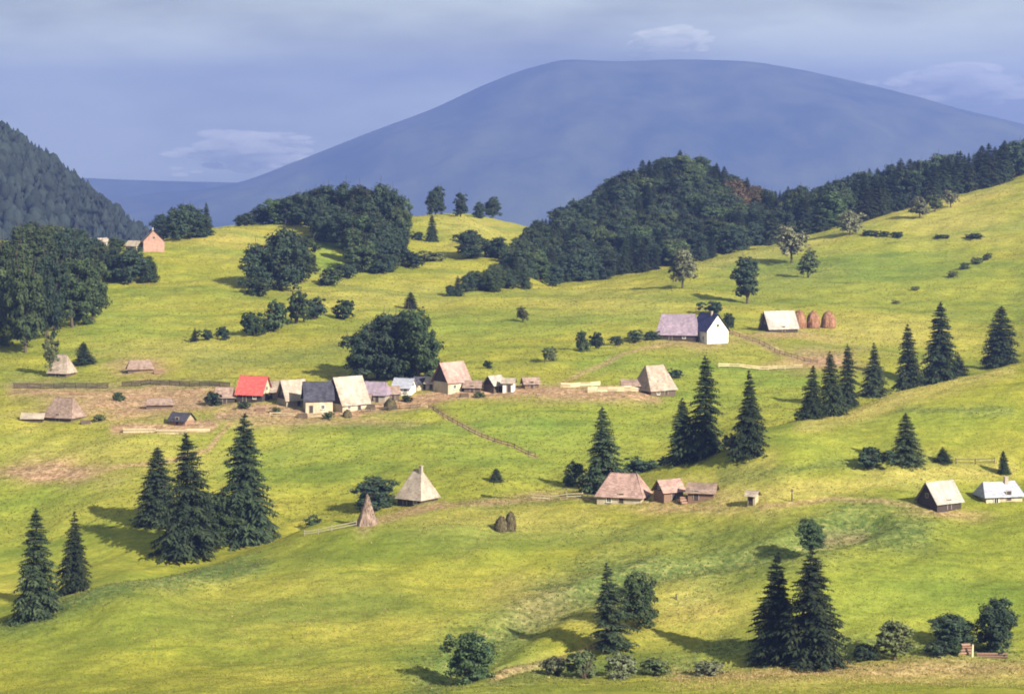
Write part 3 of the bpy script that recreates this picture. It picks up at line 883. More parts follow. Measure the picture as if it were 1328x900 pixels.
# ------------------------------------------------------------------ single trees, surveyed one by one
G_VAL = 'spruces standing in the valley meadows'
T = [
 # near slope
 ('spruce', 45, 799, 139, 64, 'tall dark spruce rooted lowest at the left edge of the meadow'),
 ('spruce', 98, 773, 106, 50, 'shorter spruce just right of the tall one at the left edge'),
 ('spruce', 201, 681, 100, 56, 'slim spruce, leftmost and smallest of the three on the left meadow'),
 ('spruce', 247, 719, 157, 84, 'broad spruce, middle one of three casting long shadows over the left meadow'),
 ('spruce', 319, 705, 163, 80, 'tallest wide spruce, rightmost of the three on the left meadow'),
 ('broad', 284, 713, 72, 58, 'light green leafy tree squeezed between two big spruces on the left meadow'),
 ('broad', 610, 880, 76, 72, 'round leafy tree at the bottom edge beside the ditch'),
 ('spruce', 788, 838, 112, 72, 'ragged lone spruce with gappy branches at the end of the ditch'),
 ('broad', 829, 813, 74, 52, 'leafy tree leaning out behind the ragged spruce by the ditch'),
 ('spruce', 1006, 853, 138, 76, 'left spruce of the tall pair in the lower right corner meadow'),
 ('spruce', 1052, 861, 144, 88, 'right and fuller spruce of the tall pair in the lower right meadow'),
 ('broad', 1052, 713, 46, 38, 'small round leafy tree alone above the pair of foreground spruces'),
 ('olive', 1160, 858, 56, 54, 'pale green young tree to the right of the foreground spruce pair'),
 ('darkbush', 1119, 858, 25, 42, 'low dark shrub between the foreground spruce pair and the pale young tree'),
 ('darkbroad', 1238, 838, 42, 66, 'dark spreading tree left of the one cut by the right edge'),
 ('darkbroad', 1290, 842, 70, 58, 'tall dark tree at the bottom right edge behind the reddish logs'),
 ('darkbush', 1217, 855, 22, 44, 'dark low shrub in front of the spreading tree at lower right'),
 ('bush', 1240, 852, 22, 26, 'small grey green shrub just left of the reddish log pile'),
 ('palebush', 722, 876, 30, 46, 'pale grey shrub, leftmost of the row along the bottom edge'),
 ('olivebush', 757, 878, 42, 62, 'largest pale green shrub in the row along the bottom edge'),
 ('palebush', 805, 876, 34, 54, 'grey shrub below the ragged spruce in the bottom row'),
 ('olivebush', 850, 872, 26, 48, 'pale shrub near the shadow of the spruce pair, rightmost large one of the bottom row'),
 ('palebush', 922, 872, 24, 58, 'low grey shrub beside the straw coloured strip at the bottom'),
 ('spruce', 1175, 604, 64, 46, 'stout spruce alone on the right hillside above the silver roofed barn'),
 ('darkbush', 1131, 611, 33, 56, 'dark domed shrub left of the stout spruce on the right hillside'),
 ('spruce', 1222, 602, 20, 26, 'tiny spruce right of the stout one on the right hillside'),
 ('spruce', 1302, 612, 30, 16, 'slim dark spruce at the right edge above the grey blue farmhouse'),
 ('spruce', 1055, 541, 70, 36, 'leftmost spruce of the clump on the right ridge'),
 ('spruce', 1077, 536, 84, 38, 'middle spruce of the clump of three on the right ridge'),
 ('spruce', 1099, 531, 86, 40, 'rightmost tallest spruce of the clump of three on the right ridge'),
 ('spruce', 1135, 518, 70, 38, 'lone spruce between the two clumps on the right ridge'),
 ('spruce', 1178, 506, 92, 40, 'slim spruce touching the tallest one on the right ridge'),
 ('spruce', 1217, 496, 106, 54, 'tallest broad spruce standing on the right ridge'),
 ('spruce', 1243, 488, 32, 28, 'small spruce tucked right of the tallest one on the ridge'),
 ('spruce', 1297, 476, 80, 50, 'spruce cut off by the right edge on top of the ridge'),
 ('darkbush', 1045, 543, 14, 30, 'low dark shrub at the left foot of the ridge spruces'),
 # valley middle
 ('spruce', 780, 632, 110, 62, 'lone tall spruce directly behind the rose roofed cottage'),
 ('bush', 741, 633, 34, 42, 'dark round shrub at the left foot of the spruce behind the rose roofed cottage'),
 ('olivebush', 762, 635, 36, 30, 'pale grey green shrub in front of the spruce behind the rose roofed cottage'),
 ('spruce', 884, 607, 84, 44, 'shorter spruce at the left side of the tallest one in the valley centre'),
 ('spruce', 915, 598, 130, 60, 'tallest spruce in the valley centre below the white gabled farmhouse'),
 ('spruce', 972, 592, 110, 50, 'spruce standing right of the tallest valley one with a gap between'),
 ('darkbush', 832, 616, 26, 60, 'long dark shrub in the hollow right of the rose roofed cottage'),
 ('darkbush', 868, 609, 22, 44, 'dark shrub at the feet of the shorter valley spruce'),
 ('palebush', 950, 590, 26, 30, 'grey shrub between the two tallest valley spruces'),
 ('darkbroad', 487, 656, 44, 56, 'dense dark tree hugging the left side of the steep roofed farmhouse'),
 ('bush', 410, 686, 20, 32, 'small shrub alone at the crest left of the pointed haystack'),
 ('spruce', 643, 630, 18, 20, 'tiny spruce alone at the meadow crest right of the steep roofed farmhouse'),
 ('spruce', 240, 578, 14, 10, 'tiny sapling below the plank stacks'),
 # hedges and shrubs of the middle slopes
 ('darkbroad', 472, 494, 70, 56, 'dark leafy tree, leftmost of the clump behind the village roofs'),
 ('darkbroad', 507, 493, 84, 66, 'dark leafy tree, middle of the clump behind the village roofs'),
 ('broad', 543, 495, 92, 56, 'tallest greener tree, rightmost of the clump behind the village roofs'),
 ('darkbroad', 490, 488, 84, 60, 'dark leafy tree in the back of the clump behind the village roofs, left half'),
 ('darkbroad', 525, 489, 88, 62, 'dark leafy tree in the back of the clump behind the village roofs, right half'),
 ('darkbush', 632, 480, 12, 14, 'tiny dark shrub behind the small shed right of the village'),
 ('bush', 328, 434, 34, 42, 'leftmost shrub of the thick hedge on the middle slope'),
 ('bush', 354, 430, 42, 46, 'second shrub from the left in the thick hedge on the middle slope'),
 ('bush', 384, 421, 44, 44, 'tall shrub in the middle of the thick hedge on the slope'),
 ('darkbush', 408, 414, 32, 36, 'rightmost shrub of the thick hedge on the middle slope'),
 ('bush', 446, 411, 29, 36, 'round shrub standing apart right of the thick hedge'),
 ('spruce', 252, 445, 19, 12, 'tiny pointed conifer at the left end of the low shrub line'),
 ('darkbush', 268, 443, 17, 24, 'left low shrub of the short line left of the thick hedge'),
 ('darkbush', 290, 440, 20, 26, 'right low shrub of the short line left of the thick hedge'),
 ('spruce', 533, 401, 22, 20, 'small dark conifer at the tip of the forest shadow'),
 ('olive', 678, 418, 22, 18, 'small round tree alone on the open middle slope'),
 ('bush', 756, 457, 28, 28, 'left dark shrub of the pair on the slope below the forest'),
 ('darkbush', 773, 453, 24, 24, 'right dark shrub of the pair on the slope below the forest'),
 ('olivebush', 714, 470, 22, 28, 'greyish shrub downhill left of the dark shrub pair'),
 ('darkbush', 800, 446, 15, 22, 'small dark shrub at the left end of the hedge leading to the upper farm'),
 ('bush', 826, 441, 16, 34, 'middle shrub of the hedge leading to the upper farm'),
 ('darkbush', 848, 440, 14, 24, 'last shrub of the hedge touching the lilac roofed barn'),
 ('darkbush', 876, 490, 14, 24, 'dark shrub at the right wall of the wide tan roofed house'),
 ('darkbush', 925, 408, 20, 38, 'dark shrub behind the blue roof of the upper farm'),
 ('spruce', 988, 428, 22, 12, 'tiny conifer at the dark gable of the pale roofed barn'),
 ('bush', 945, 424, 22, 18, 'green shrub right behind the white gable of the upper farm'),
 # upper meadow
 ('oval', 969, 394, 64, 38, 'dense dark oval tree alone on the upper meadow'),
 ('pale', 885, 373, 54, 40, 'pale crowned tree with a bare trunk against the forest edge'),
 ('pale', 1027, 342, 50, 46, 'pale spreading tree on the upper meadow crest'),
 ('olive', 1048, 360, 38, 30, 'smaller darker tree just below the pale spreading tree'),
 ('pale', 1103, 306, 32, 36, 'pale tree at the meadow crest halfway up to the right'),
 ('pale', 1193, 283, 30, 28, 'pale tree, lowest of the three near the top right crest'),
 ('olive', 1213, 275, 24, 24, 'middle tree of the three near the top right crest'),
 ('pale', 1233, 268, 24, 22, 'small pale tree, uppermost of the three near the top right crest'),
 ('darkbush', 1127, 306, 9, 24, 'leftmost low shrub of the row across the upper meadow'),
 ('darkbush', 1146, 307, 9, 20, 'second low shrub of the row across the upper meadow'),
 ('darkbush', 1164, 308, 10, 20, 'third low shrub of the row across the upper meadow'),
 ('darkbush', 1220, 309, 6, 22, 'flat shrub near the right end of the row across the upper meadow'),
 ('darkbush', 1263, 310, 8, 30, 'last dark shrub of the row, close to the right edge'),
 ('olivebush', 1186, 378, 7, 16, 'small brownish shrub on the middle of the right meadow'),
 ('olivebush', 1162, 391, 7, 11, 'tiniest brownish shrub on the right meadow'),
 ('olivebush', 1236, 360, 10, 18, 'lower shrub of the slanting line on the right meadow'),
 ('bush', 1250, 352, 10, 18, 'second shrub of the slanting line on the right meadow'),
 ('olivebush', 1266, 344, 11, 20, 'third shrub of the slanting line on the right meadow'),
 ('bush', 1281, 338, 10, 16, 'uppermost shrub of the slanting line on the right meadow'),
 # wooded knoll, centre left
 ('darkbroad', 334, 374, 62, 50, 'left tree of the lower grove on the left meadow'),
 ('darkbroad', 364, 375, 82, 62, 'tallest tree of the lower grove on the left meadow'),
 ('broad', 392, 368, 62, 44, 'right tree of the lower grove on the left meadow'),
 ('bush', 335, 381, 26, 44, 'shrub at the left foot of the lower grove'),
 ('bush', 425, 370, 24, 44, 'shrub between the lower grove and the big wooded knoll'),
 ('darkbush', 452, 360, 22, 38, 'dark shrub at the foot of the big wooded knoll'),
 ('darkbush', 535, 346, 22, 40, 'dark shrub at the right foot of the big wooded knoll'),
 ('olivebush', 560, 340, 18, 36, 'brownish shrub trailing right from the big wooded knoll'),
 ('darkbroad', 565, 277, 38, 26, 'leftmost tree of the four on the skyline meadow'),
 ('oval', 597, 280, 34, 20, 'slim second tree of the four on the skyline meadow'),
 ('darkbroad', 621, 282, 22, 17, 'smallest third tree of the four on the skyline meadow'),
 ('darkbroad', 639, 284, 29, 23, 'rightmost tree of the four on the skyline meadow'),
 ('spruce', 560, 312, 36, 18, 'narrow conifer on the meadow under the skyline trees'),
 ('darkbush', 541, 311, 13, 22, 'small shrub left of the narrow conifer under the skyline trees'),
 ('darkbroad', 611, 335, 38, 46, 'dark leafy tree on the meadow left of the big forest'),
 ('darkbroad', 645, 336, 28, 40, 'lower dark tree beside the big forest edge'),
 # left side
 ('olive', 66, 487, 52, 26, 'slim olive tree leaning over the greyish hut at the left'),
 ('spruce', 108, 470, 30, 34, 'small squat conifer right of the greyish hut at the left'),
 ('darkbroad', 148, 364, 42, 40, 'left tree of the dark rounded clump below the pink house'),
 ('darkbroad', 170, 367, 48, 50, 'middle tree of the dark rounded clump below the pink house'),
 ('broad', 192, 366, 36, 30, 'right greener tree of the dark rounded clump below the pink house'),
 ('spruce', 268, 307, 43, 22, 'pointed conifer at the right end of the dark wood above the pink house'),
 ('darkbroad', 212, 312, 34, 38, 'left tree of the dark wood behind the pink house'),
 ('darkbroad', 234, 311, 46, 46, 'tallest tree of the dark wood behind the pink house'),
 ('darkbroad', 254, 309, 38, 36, 'right rounded tree of the dark wood behind the pink house'),
 ('broad', 33, 457, 122, 58, 'tallest leafy tree at the left edge, front row of the grove'),
 ('darkbroad', 62, 442, 112, 50, 'dark leafy tree second from the left in the front row of the left grove'),
 ('broad', 94, 426, 92, 62, 'wide leafy tree in the middle of the left grove'),
 ('broad', 121, 416, 82, 44, 'rightmost leafy tree of the left grove beside open grass'),
 ('bush', 425, 546, 12, 18, 'small green shrub in front of the largest pale barn'),
 ('darkbush', 316, 532, 12, 20, 'dark shrub against the front of the red roofed cottage'),
 ('olivebush', 356, 538, 11, 18, 'olive shrub between the red roofed cottage and the pale roofed barn'),
 ('bush', 528, 518, 10, 18, 'green shrub in front of the tiny whitewashed cottage'),
 ('olivebush', 622, 515, 10, 18, 'olive shrub right of the low brown shed'),
 ('darkbush', 276, 524, 22, 26, 'dark shrub at the left end of the village row'),
 ('olivebush', 130, 545, 12, 22, 'olive shrub on the brown ground right of the wide brown barn'),
 ('bush', 155, 520, 12, 26, 'green shrub on the brown ground left of the low brown shed'),
]
_seen = set()
for row in T:
    kind, px, py, hp, wp, lab = row
    assert lab not in _seen, lab
    _seen.add(lab)
    tree(kind, px, py, hp, wp, lab, variant=8 if 'ragged lone spruce' in lab else None)

# trees of the left grove behind its front row, and of the wooded knoll
g = np.random.default_rng(77)
for px, py, hp, wp in ((25, 380, 70, 50), (50, 372, 76, 48), (78, 366, 66, 46), (105, 360, 60, 44), (130, 360, 44, 34), (30, 345, 56, 46), (60, 340, 50, 40), (92, 336, 44, 38), (8, 420, 110, 60), (-20, 450, 120, 70),
                       (120, 332, 26, 26), (38, 322, 34, 36), (70, 322, 30, 34), (150, 326, 20, 26), (100, 322, 24, 30)):
    tree(('broad', 'darkbroad', 'broad')[int(g.integers(3))], px, py, hp, wp, 'leafy tree in the back rows of the grove at the left edge', 'back trees of the left grove')
for px, py, hp, wp in ((318, 292, 18, 30), (340, 291, 26, 32), (362, 292, 34, 36), (384, 293, 40, 40), (405, 294, 48, 42), (425, 296, 54, 44), (446, 300, 62, 46), (468, 306, 66, 46), (490, 314, 76, 46), (510, 324, 78, 44),
                       (420, 312, 40, 40), (445, 322, 50, 44), (470, 332, 56, 46), (495, 338, 60, 44), (515, 342, 56, 34), (470, 352, 44, 42), (497, 354, 44, 42), (432, 308, 44, 40), (455, 318, 56, 44), (480, 322, 66, 46), (375, 293, 38, 36), (395, 294, 44, 38), (415, 302, 52, 40), (500, 346, 56, 40), (485, 346, 52, 40), (460, 340, 48, 40), (518, 330, 62, 30), (520, 305, 52, 28)):
    tree(('darkbroad', 'broad', 'darkbroad', 'darkbroad')[int(g.integers(4))], px, py, hp, wp, 'leafy tree in the dense wood covering the knoll left of centre', 'trees of the wooded knoll')

# ------------------------------------------------------------------ the big forest on the hill behind the upper meadow
TOPX = [560, 590, 640, 680, 720, 760, 800, 840, 880, 920, 960, 1000, 1040, 1080, 1130, 1180, 1230, 1280, 1330, 1400]
TOPY = [382, 364, 345, 300, 278, 250, 228, 210, 200, 208, 234, 247, 244, 240, 212, 206, 205, 194, 180, 160]
FOOTX = [560, 600, 640, 700, 780, 880, 1000, 1130, 1305, 1400]
FOOTY = [390, 384, 378, 372, 360, 344, 317, 284, 236, 205]
forest = []
row = 0
px_step = 13.0
py_off = 0.0
while row < 40:
    base_n = 0
    for px in np.arange(585 + (row % 2) * px_step / 2, 1345, px_step):
        px = px + g.uniform(-5, 5)
        foot = np.interp(px, FOOTX, FOOTY) - 1
        top = np.interp(px, TOPX, TOPY)
        py = foot - row * 8.0 + g.uniform(-3, 3)
        hp = g.uniform(30, 42)
        if px > 980:
            hp = g.uniform(38, 56) if row < 2 else g.uniform(28, 50)
        if px < 660:
            hp = g.uniform(22, 32)
        if py - hp * .9 < top - 3 and row > 0:
            if py - 20 < top:
                continue
            hp = (py - top) * g.uniform(.95, 1.1)
        if row == 0 and py - hp < top - 6:
            hp = max(12, py - top)
        forest.append((px, py, hp))
        base_n += 1
    if base_n == 0:
        break
    row += 1
nc = nb = 0
for px, py, hp in forest:
    dmin = float(np.interp(px, PXS, DB)) - 6 if px > 680 else 780.0
    right = px > 990
    conifer = g.random() < (.72 if right else (.40 if px > 640 else .6))
    wp = hp * (g.uniform(.52, .72) if conifer else g.uniform(.80, 1.1))
    if 950 < px < 990 and py < 290 and g.random() < .6:
        tree('russet', px, py, hp, wp, 'russet leafy tree at the saddle right of the forest hilltop', 'russet trees in the forest', dmin)
    elif conifer and nc < 295:
        tree('spruce', px, py, hp, wp, 'dark conifer inside the big forest on the hill behind the upper meadow', 'conifers of the big forest', dmin); nc += 1
    elif nb < 300:
        tree('darkbroad' if g.random() < .65 else 'broad', px, py, hp, wp, 'leafy tree inside the big forest on the hill behind the upper meadow', 'leafy trees of the big forest', dmin); nb += 1
print('forest', nc, nb)

# ------------------------------------------------------------------ far wood on the hazy left hill: one mass
def far_wood():
    g = np.random.default_rng(5)
    vs, fs = [], []
    n = 0
    for i in range(2, len(HX) - 2):
        for j in range(4, 36):
            if HZ[i, j] < -150:
                continue
            for _ in range(int(g.integers(3, 6))):
                a, b2 = g.random(2)
                x = HX[i] + (HX[1] - HX[0]) * a
                t = HT[j] + (HT[1] - HT[0]) * b2
                z = HZ[i, j] * (1 - a) * (1 - b2) + HZ[i + 1, j] * a * (1 - b2) + HZ[i, j + 1] * (1 - a) * b2 + HZ[i + 1, j + 1] * a * b2
                h = float(g.choice([g.uniform(5, 9), g.uniform(8, 12), g.uniform(10, 17)])); r = h * g.uniform(.24, .48)
                con = (math.sin(x * .021 + t * 5) + g.normal() * .6) < .1
                m = 6
                lv = ((0.05, .55), (.12, 1.0), (.42, .72), (.40, .85), (.74, .30), (1.0, 0.02)) if con else ((0.05, .4), (.2, .95), (.45, 1.08), (.7, .85), (.9, .5), (1.0, .05))
                base = n
                for zz, rr in lv:
                    for k in range(m):
                        an = 6.283 * k / m + g.uniform(-.3, .3); q = r * rr * g.uniform(.75, 1.2)
                        vs.append((x + q * math.cos(an), 2000 + t * 420 + q * math.sin(an), z - 1 + h * zz + g.uniform(-.4, .4)))
                for s in range(len(lv) - 1):
                    for k in range(m):
                        fs.append((base + s * m + k, base + s * m + (k + 1) % m, base + (s + 1) * m + (k + 1) % m, base + (s + 1) * m + k))
                n += len(lv) * m
    return np_mesh('far_wood', np.array(vs), np.array(fs), M['hill_wood'])


fw = link('far_wood', far_wood())
structure(fw, 'stuff')
fw['label'] = 'hazy mixed wood covering the distant hill at the left'


# ------------------------------------------------------------------ buildings
def wall_mesh(L, Wd, h, mat, logs=True, below=1.6):
    mb = MB()
    n = max(3, int((h + below) / .34)) if logs else 1
    rings = []
    for i in range(n):
        z0 = -below + (h + below) * i / n; z1 = -below + (h + below) * (i + 1) / n
        if logs:
            rings += [(z0, 0.0), (z0 + .06, .05), (z1 - .06, .05)]
        else:
            rings += [(z0, 0.0)]
    rings.append((h, 0.0))
    base = len(mb.v)
    for z, o in rings:
        for sx, sy in ((-1, -1), (1, -1), (1, 1), (-1, 1)):
            mb.v.append((sx * (L / 2 + o), sy * (Wd / 2 + o), z))
    for k in range(len(rings) - 1):
        for q in range(4):
            q2 = (q + 1) % 4
            mb.f.append((base + 4 * k + q, base + 4 * k + q2, base + 4 * k + 4 + q2, base + 4 * k + 4 + q))
    t = base + 4 * (len(rings) - 1)
    mb.f.append((t, t + 1, t + 2, t + 3))
    return mb.mesh('wall', mat)


def roof_mesh(L, Wd, z0, rh, mat, ridge, over=.55, course=.34, seed=0, one_slope=False):
    """stepped shingle courses; ridge = half length of the ridge (== L/2+over for a gable)"""
    g = np.random.default_rng(seed)
    mb = MB()
    sag = .045 * L * g.uniform(.3, 1.2) * (.3 if 'red' in mat.name or 'blue' in mat.name else 1)
    HL, HW = L / 2 + over, Wd / 2 + over
    drop = over * rh / (Wd / 2)
    zb = z0 - drop * .55
    Ht = rh + drop * .55
    slope = math.hypot(HW, Ht)
    n = max(5, int(slope / course))
    nz = HW and Ht / slope; nw = HW / slope

    def pt(side, u, t, lift):
        l = HL + (ridge - HL) * t
        if side in (0, 2):
            s = -1 if side == 0 else 1
            y = s * HW * (1 - t)
            return (u * l, y + s * Ht / slope * lift, zb + Ht * t + HW / slope * lift - sag * t * max(0.0, 1 - (u * l / HL) ** 2))
        s = 1 if side == 1 else -1
        x = s * (HL + (ridge - HL) * t)
        k = max(HL - ridge, .01); sl = math.hypot(k, Ht)
        return (x + s * Ht / sl * lift, u * HW * (1 - t), zb + Ht * t + k / sl * lift)

    sides = (0, 2) if abs(ridge - HL) < .05 else (0, 1, 2, 3)
    for sd in sides:
        run = 2 * (HL if sd in (0, 2) else HW)
        segs = max(3, int(run / .8))
        for i in range(n):
            ta, tb = i / n, min(1.0, (i + 1.25) / n)
            for k in range(segs):
                u0, u1 = -1 + 2 * k / segs, -1 + 2 * (k + 1) / segs
                lf = .075 + g.uniform(-.02, .03); jt = g.uniform(-.012, .012)
                a = pt(sd, u0, max(0, ta + jt), lf); b2 = pt(sd, u1, max(0, ta + jt), lf)
                c2 = pt(sd, u1, tb, .03); d2 = pt(sd, u0, tb, .03)
                e = pt(sd, u0, max(0, ta + jt), lf - .065); f2 = pt(sd, u1, max(0, ta + jt), lf - .065)
                mb.poly([a, b2, c2, d2]); mb.poly([e, f2, b2, a])
    # underside and ridge board
    for sd in sides:
        mb.poly([pt(sd, -1, 0, 0), pt(sd, 1, 0, 0), pt(sd, 1, 1, 0), pt(sd, -1, 1, 0)])
    for k in range(6):
        xa, xb = -ridge + 2 * ridge * k / 6, -ridge + 2 * ridge * (k + 1) / 6
        zr = zb + Ht + .04 - sag * max(0.0, 1 - (((xa + xb) / 2) / HL) ** 2) + g.uniform(-.02, .02)
        mb.box(((xa + xb) / 2, 0, zr), (xb - xa - .02, .28, .16))
    return mb.mesh('roof', mat), zb, Ht


def building(name, label, cat, px, py, L, Wd, h, rh, yaw, wall='log', roof='tan_roof', hip=0.0, gable=None, logs=True, chimney=False, door=(0, 0), windows=(), gwin=True, group=None, dmin=330.0, below=1.6, seed=0):
    """L along the ridge, front is the local -y side; hip = how far the roof ends lean in (m)"""
    x, d, z = at(px, py, dmin)
    ca, sa = math.cos(yaw), math.sin(yaw)
    # push the body back so that its nearest base corner stands on the surveyed point
    back = abs(sa) * L / 2 + abs(ca) * Wd / 2
    cx, cy = x, d + back * .8
    z = float(ground_z(np.array([cx]), np.array([cy]))[0]) * .5 + z * .5
    t = thing(name, label, cat, (cx, cy, z), yaw, group)
    link('wall', wall_mesh(L, Wd, h, M[wall], logs), t)
    over = .55
    ridge = L / 2 + over - hip
    rm, zb, Ht = roof_mesh(L, Wd, h, rh, M[roof], ridge, over, seed=seed)
    rf = link('roof', rm, t)
    if hip < .05:
        for s in (-1, 1):
            mb = MB()
            xx = s * (L / 2 - .02)
            nb = max(4, int(Wd / .45))
            for k in range(nb):
                y0 = -Wd / 2 + Wd * k / nb; y1 = -Wd / 2 + Wd * (k + 1) / nb - .03
                z0_, z1_ = [h + (Ht - (h - zb)) * (1 - abs(y) / (Wd / 2)) - .06 for y in (y0, y1)]
                pr = .03 if k % 2 else .055
                pts = [(xx, y0, h - .1), (xx, y1, h - .1), (xx, y1, z1_), (xx, y0, z0_)]
                if s < 0:
                    pts = pts[::-1]
                front = [(p[0] + s * pr, p[1], p[2]) for p in pts]
                mb.poly(front)
                for q in range(4):
                    q2 = (q + 1) % 4
                    mb.poly([pts[q], pts[q2], front[q2], front[q]])
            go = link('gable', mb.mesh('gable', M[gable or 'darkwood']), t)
            if gwin:
                f = MB(); w2 = .7
                zc = h + rh * .3
                for dy, dz, sy, sz in ((-.42, 0, .1, .94), (.42, 0, .1, .94), (0, .42, .74, .1), (0, -.42, .74, .1), (0, 0, .74, .06)):
                    f.box((xx + s * .09, dy, zc + dz), (.1, sy, sz))
                fo = link('window_frame', f.mesh('window_frame', M['greywood']), go)
                p = MB(); p.box((xx + s * .075, 0, zc), (.03, .74, .78))
                link('window_pane', p.mesh('window_pane', M['glass']), go)
    if chimney:
        mb = MB()
        mb.box((L * .18, -.3, h + rh * .95), (.7, .6, 1.9)); mb.box((L * .18, -.3, h + rh * .95 + 1.0), (.86, .76, .18))
        link('chimney', mb.mesh('chimney', M['stone']), rf)
    yf = -Wd / 2 - .05
    if door is not None:
        mb = MB()
        for k in range(4):
            mb.box((door[0] - .36 + k * .24, yf - .02, .95), (.225, .07, 1.9))
        do = link('door', mb.mesh('door', M['darkwood']), t)
        mb = MB(); mb.tube([(door[0] + .38, yf - .12, .95), (door[0] + .25, yf - .12, .95)], [.03, .03], 6)
        mb.box((door[0] + .38, yf - .08, .95), (.05, .1, .12))
        link('handle', mb.mesh('handle', M['metal']), do)
        mb = MB()
        mb.box((door[0] - .55, yf - .02, 1.0), (.12, .12, 2.0)); mb.box((door[0] + .55, yf - .02, 1.0), (.12, .12, 2.0)); mb.box((door[0], yf - .02, 2.06), (1.24, .12, .12))
        link('door_frame', mb.mesh('door_frame', M['greywood']), do)
    for wx in windows:
        mb = MB()
        wz = min(h - .9, 1.5)
        for dx, dz, sx, sz in ((-.5, 0, .12, 1.2), (.5, 0, .12, 1.2), (0, .56, .88, .1), (0, -.56, .88, .1), (0, 0, .06, 1.0)):
            mb.box((wx + dx, yf - .03, wz + dz), (sx, .12, sz))
        wo = link('window', mb.mesh('window', M['white']), t)
        mb = MB(); mb.box((wx, yf, wz), (.9, .04, 1.02))
        link('pane', mb.mesh('pane', M['glass']), wo)
        mb = MB(); mb.box((wx, yf - .1, wz - .66), (1.3, .22, .08))
        link('sill', mb.mesh('sill', M['greywood']), wo)
    return t


R = math.radians
# village row
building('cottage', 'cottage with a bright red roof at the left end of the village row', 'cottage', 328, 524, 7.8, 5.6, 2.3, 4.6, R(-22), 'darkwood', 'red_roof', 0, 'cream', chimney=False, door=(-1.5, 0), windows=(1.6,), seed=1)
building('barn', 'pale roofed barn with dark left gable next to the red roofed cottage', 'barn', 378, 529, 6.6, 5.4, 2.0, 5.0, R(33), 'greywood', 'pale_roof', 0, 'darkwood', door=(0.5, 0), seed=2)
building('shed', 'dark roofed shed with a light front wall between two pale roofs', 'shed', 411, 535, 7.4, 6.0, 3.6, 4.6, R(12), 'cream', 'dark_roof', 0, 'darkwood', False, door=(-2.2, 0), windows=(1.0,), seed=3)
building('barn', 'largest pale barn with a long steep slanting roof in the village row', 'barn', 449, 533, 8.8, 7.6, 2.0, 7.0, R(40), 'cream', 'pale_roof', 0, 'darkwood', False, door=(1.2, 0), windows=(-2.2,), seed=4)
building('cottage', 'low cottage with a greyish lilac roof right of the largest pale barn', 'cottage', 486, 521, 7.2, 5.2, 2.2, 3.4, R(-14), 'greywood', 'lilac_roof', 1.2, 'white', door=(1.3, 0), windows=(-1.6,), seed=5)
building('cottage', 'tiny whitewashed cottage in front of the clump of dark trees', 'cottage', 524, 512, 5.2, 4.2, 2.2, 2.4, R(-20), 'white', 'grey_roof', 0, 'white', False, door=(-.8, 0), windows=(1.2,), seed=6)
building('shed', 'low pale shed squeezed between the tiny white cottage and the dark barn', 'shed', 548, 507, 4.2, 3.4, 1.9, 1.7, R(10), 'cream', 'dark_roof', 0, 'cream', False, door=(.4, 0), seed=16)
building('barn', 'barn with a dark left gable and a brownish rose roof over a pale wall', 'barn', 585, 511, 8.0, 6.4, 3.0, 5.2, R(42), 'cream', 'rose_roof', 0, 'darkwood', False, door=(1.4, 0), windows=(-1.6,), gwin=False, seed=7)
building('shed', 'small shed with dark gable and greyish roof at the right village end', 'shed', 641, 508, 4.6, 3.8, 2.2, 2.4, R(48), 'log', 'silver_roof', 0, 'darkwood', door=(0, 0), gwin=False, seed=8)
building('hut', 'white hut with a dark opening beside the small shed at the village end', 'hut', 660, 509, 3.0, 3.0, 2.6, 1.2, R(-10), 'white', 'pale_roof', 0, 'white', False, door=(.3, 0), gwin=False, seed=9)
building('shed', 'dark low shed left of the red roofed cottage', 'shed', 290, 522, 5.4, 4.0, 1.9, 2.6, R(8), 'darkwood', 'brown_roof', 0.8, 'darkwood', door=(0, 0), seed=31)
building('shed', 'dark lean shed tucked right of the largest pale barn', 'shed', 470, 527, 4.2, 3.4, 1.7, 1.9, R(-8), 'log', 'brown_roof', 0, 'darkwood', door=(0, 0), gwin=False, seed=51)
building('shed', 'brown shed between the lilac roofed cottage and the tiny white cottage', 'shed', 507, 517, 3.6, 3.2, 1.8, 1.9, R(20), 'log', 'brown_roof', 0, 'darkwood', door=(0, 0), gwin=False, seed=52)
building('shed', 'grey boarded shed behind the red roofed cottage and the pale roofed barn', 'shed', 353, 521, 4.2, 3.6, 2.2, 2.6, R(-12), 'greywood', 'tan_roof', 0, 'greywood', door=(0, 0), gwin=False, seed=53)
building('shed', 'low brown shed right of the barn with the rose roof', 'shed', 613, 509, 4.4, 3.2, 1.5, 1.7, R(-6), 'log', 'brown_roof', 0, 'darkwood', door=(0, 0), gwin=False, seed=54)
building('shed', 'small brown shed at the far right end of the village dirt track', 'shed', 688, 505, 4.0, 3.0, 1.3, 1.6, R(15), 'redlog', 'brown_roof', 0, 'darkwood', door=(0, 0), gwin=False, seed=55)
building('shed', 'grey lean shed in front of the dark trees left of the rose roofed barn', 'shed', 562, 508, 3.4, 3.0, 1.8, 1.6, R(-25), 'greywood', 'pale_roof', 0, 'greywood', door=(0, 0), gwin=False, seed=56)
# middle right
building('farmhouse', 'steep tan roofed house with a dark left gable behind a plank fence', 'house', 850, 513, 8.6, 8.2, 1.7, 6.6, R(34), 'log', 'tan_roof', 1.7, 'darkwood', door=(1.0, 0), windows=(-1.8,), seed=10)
building('shed', 'long low flat roofed shed left of the steep tan roofed house', 'shed', 822, 509, 6.2, 3.2, 1.5, 1.5, R(0), 'greywood', 'brown_roof', 0, 'darkwood', door=None, gwin=False, seed=11)
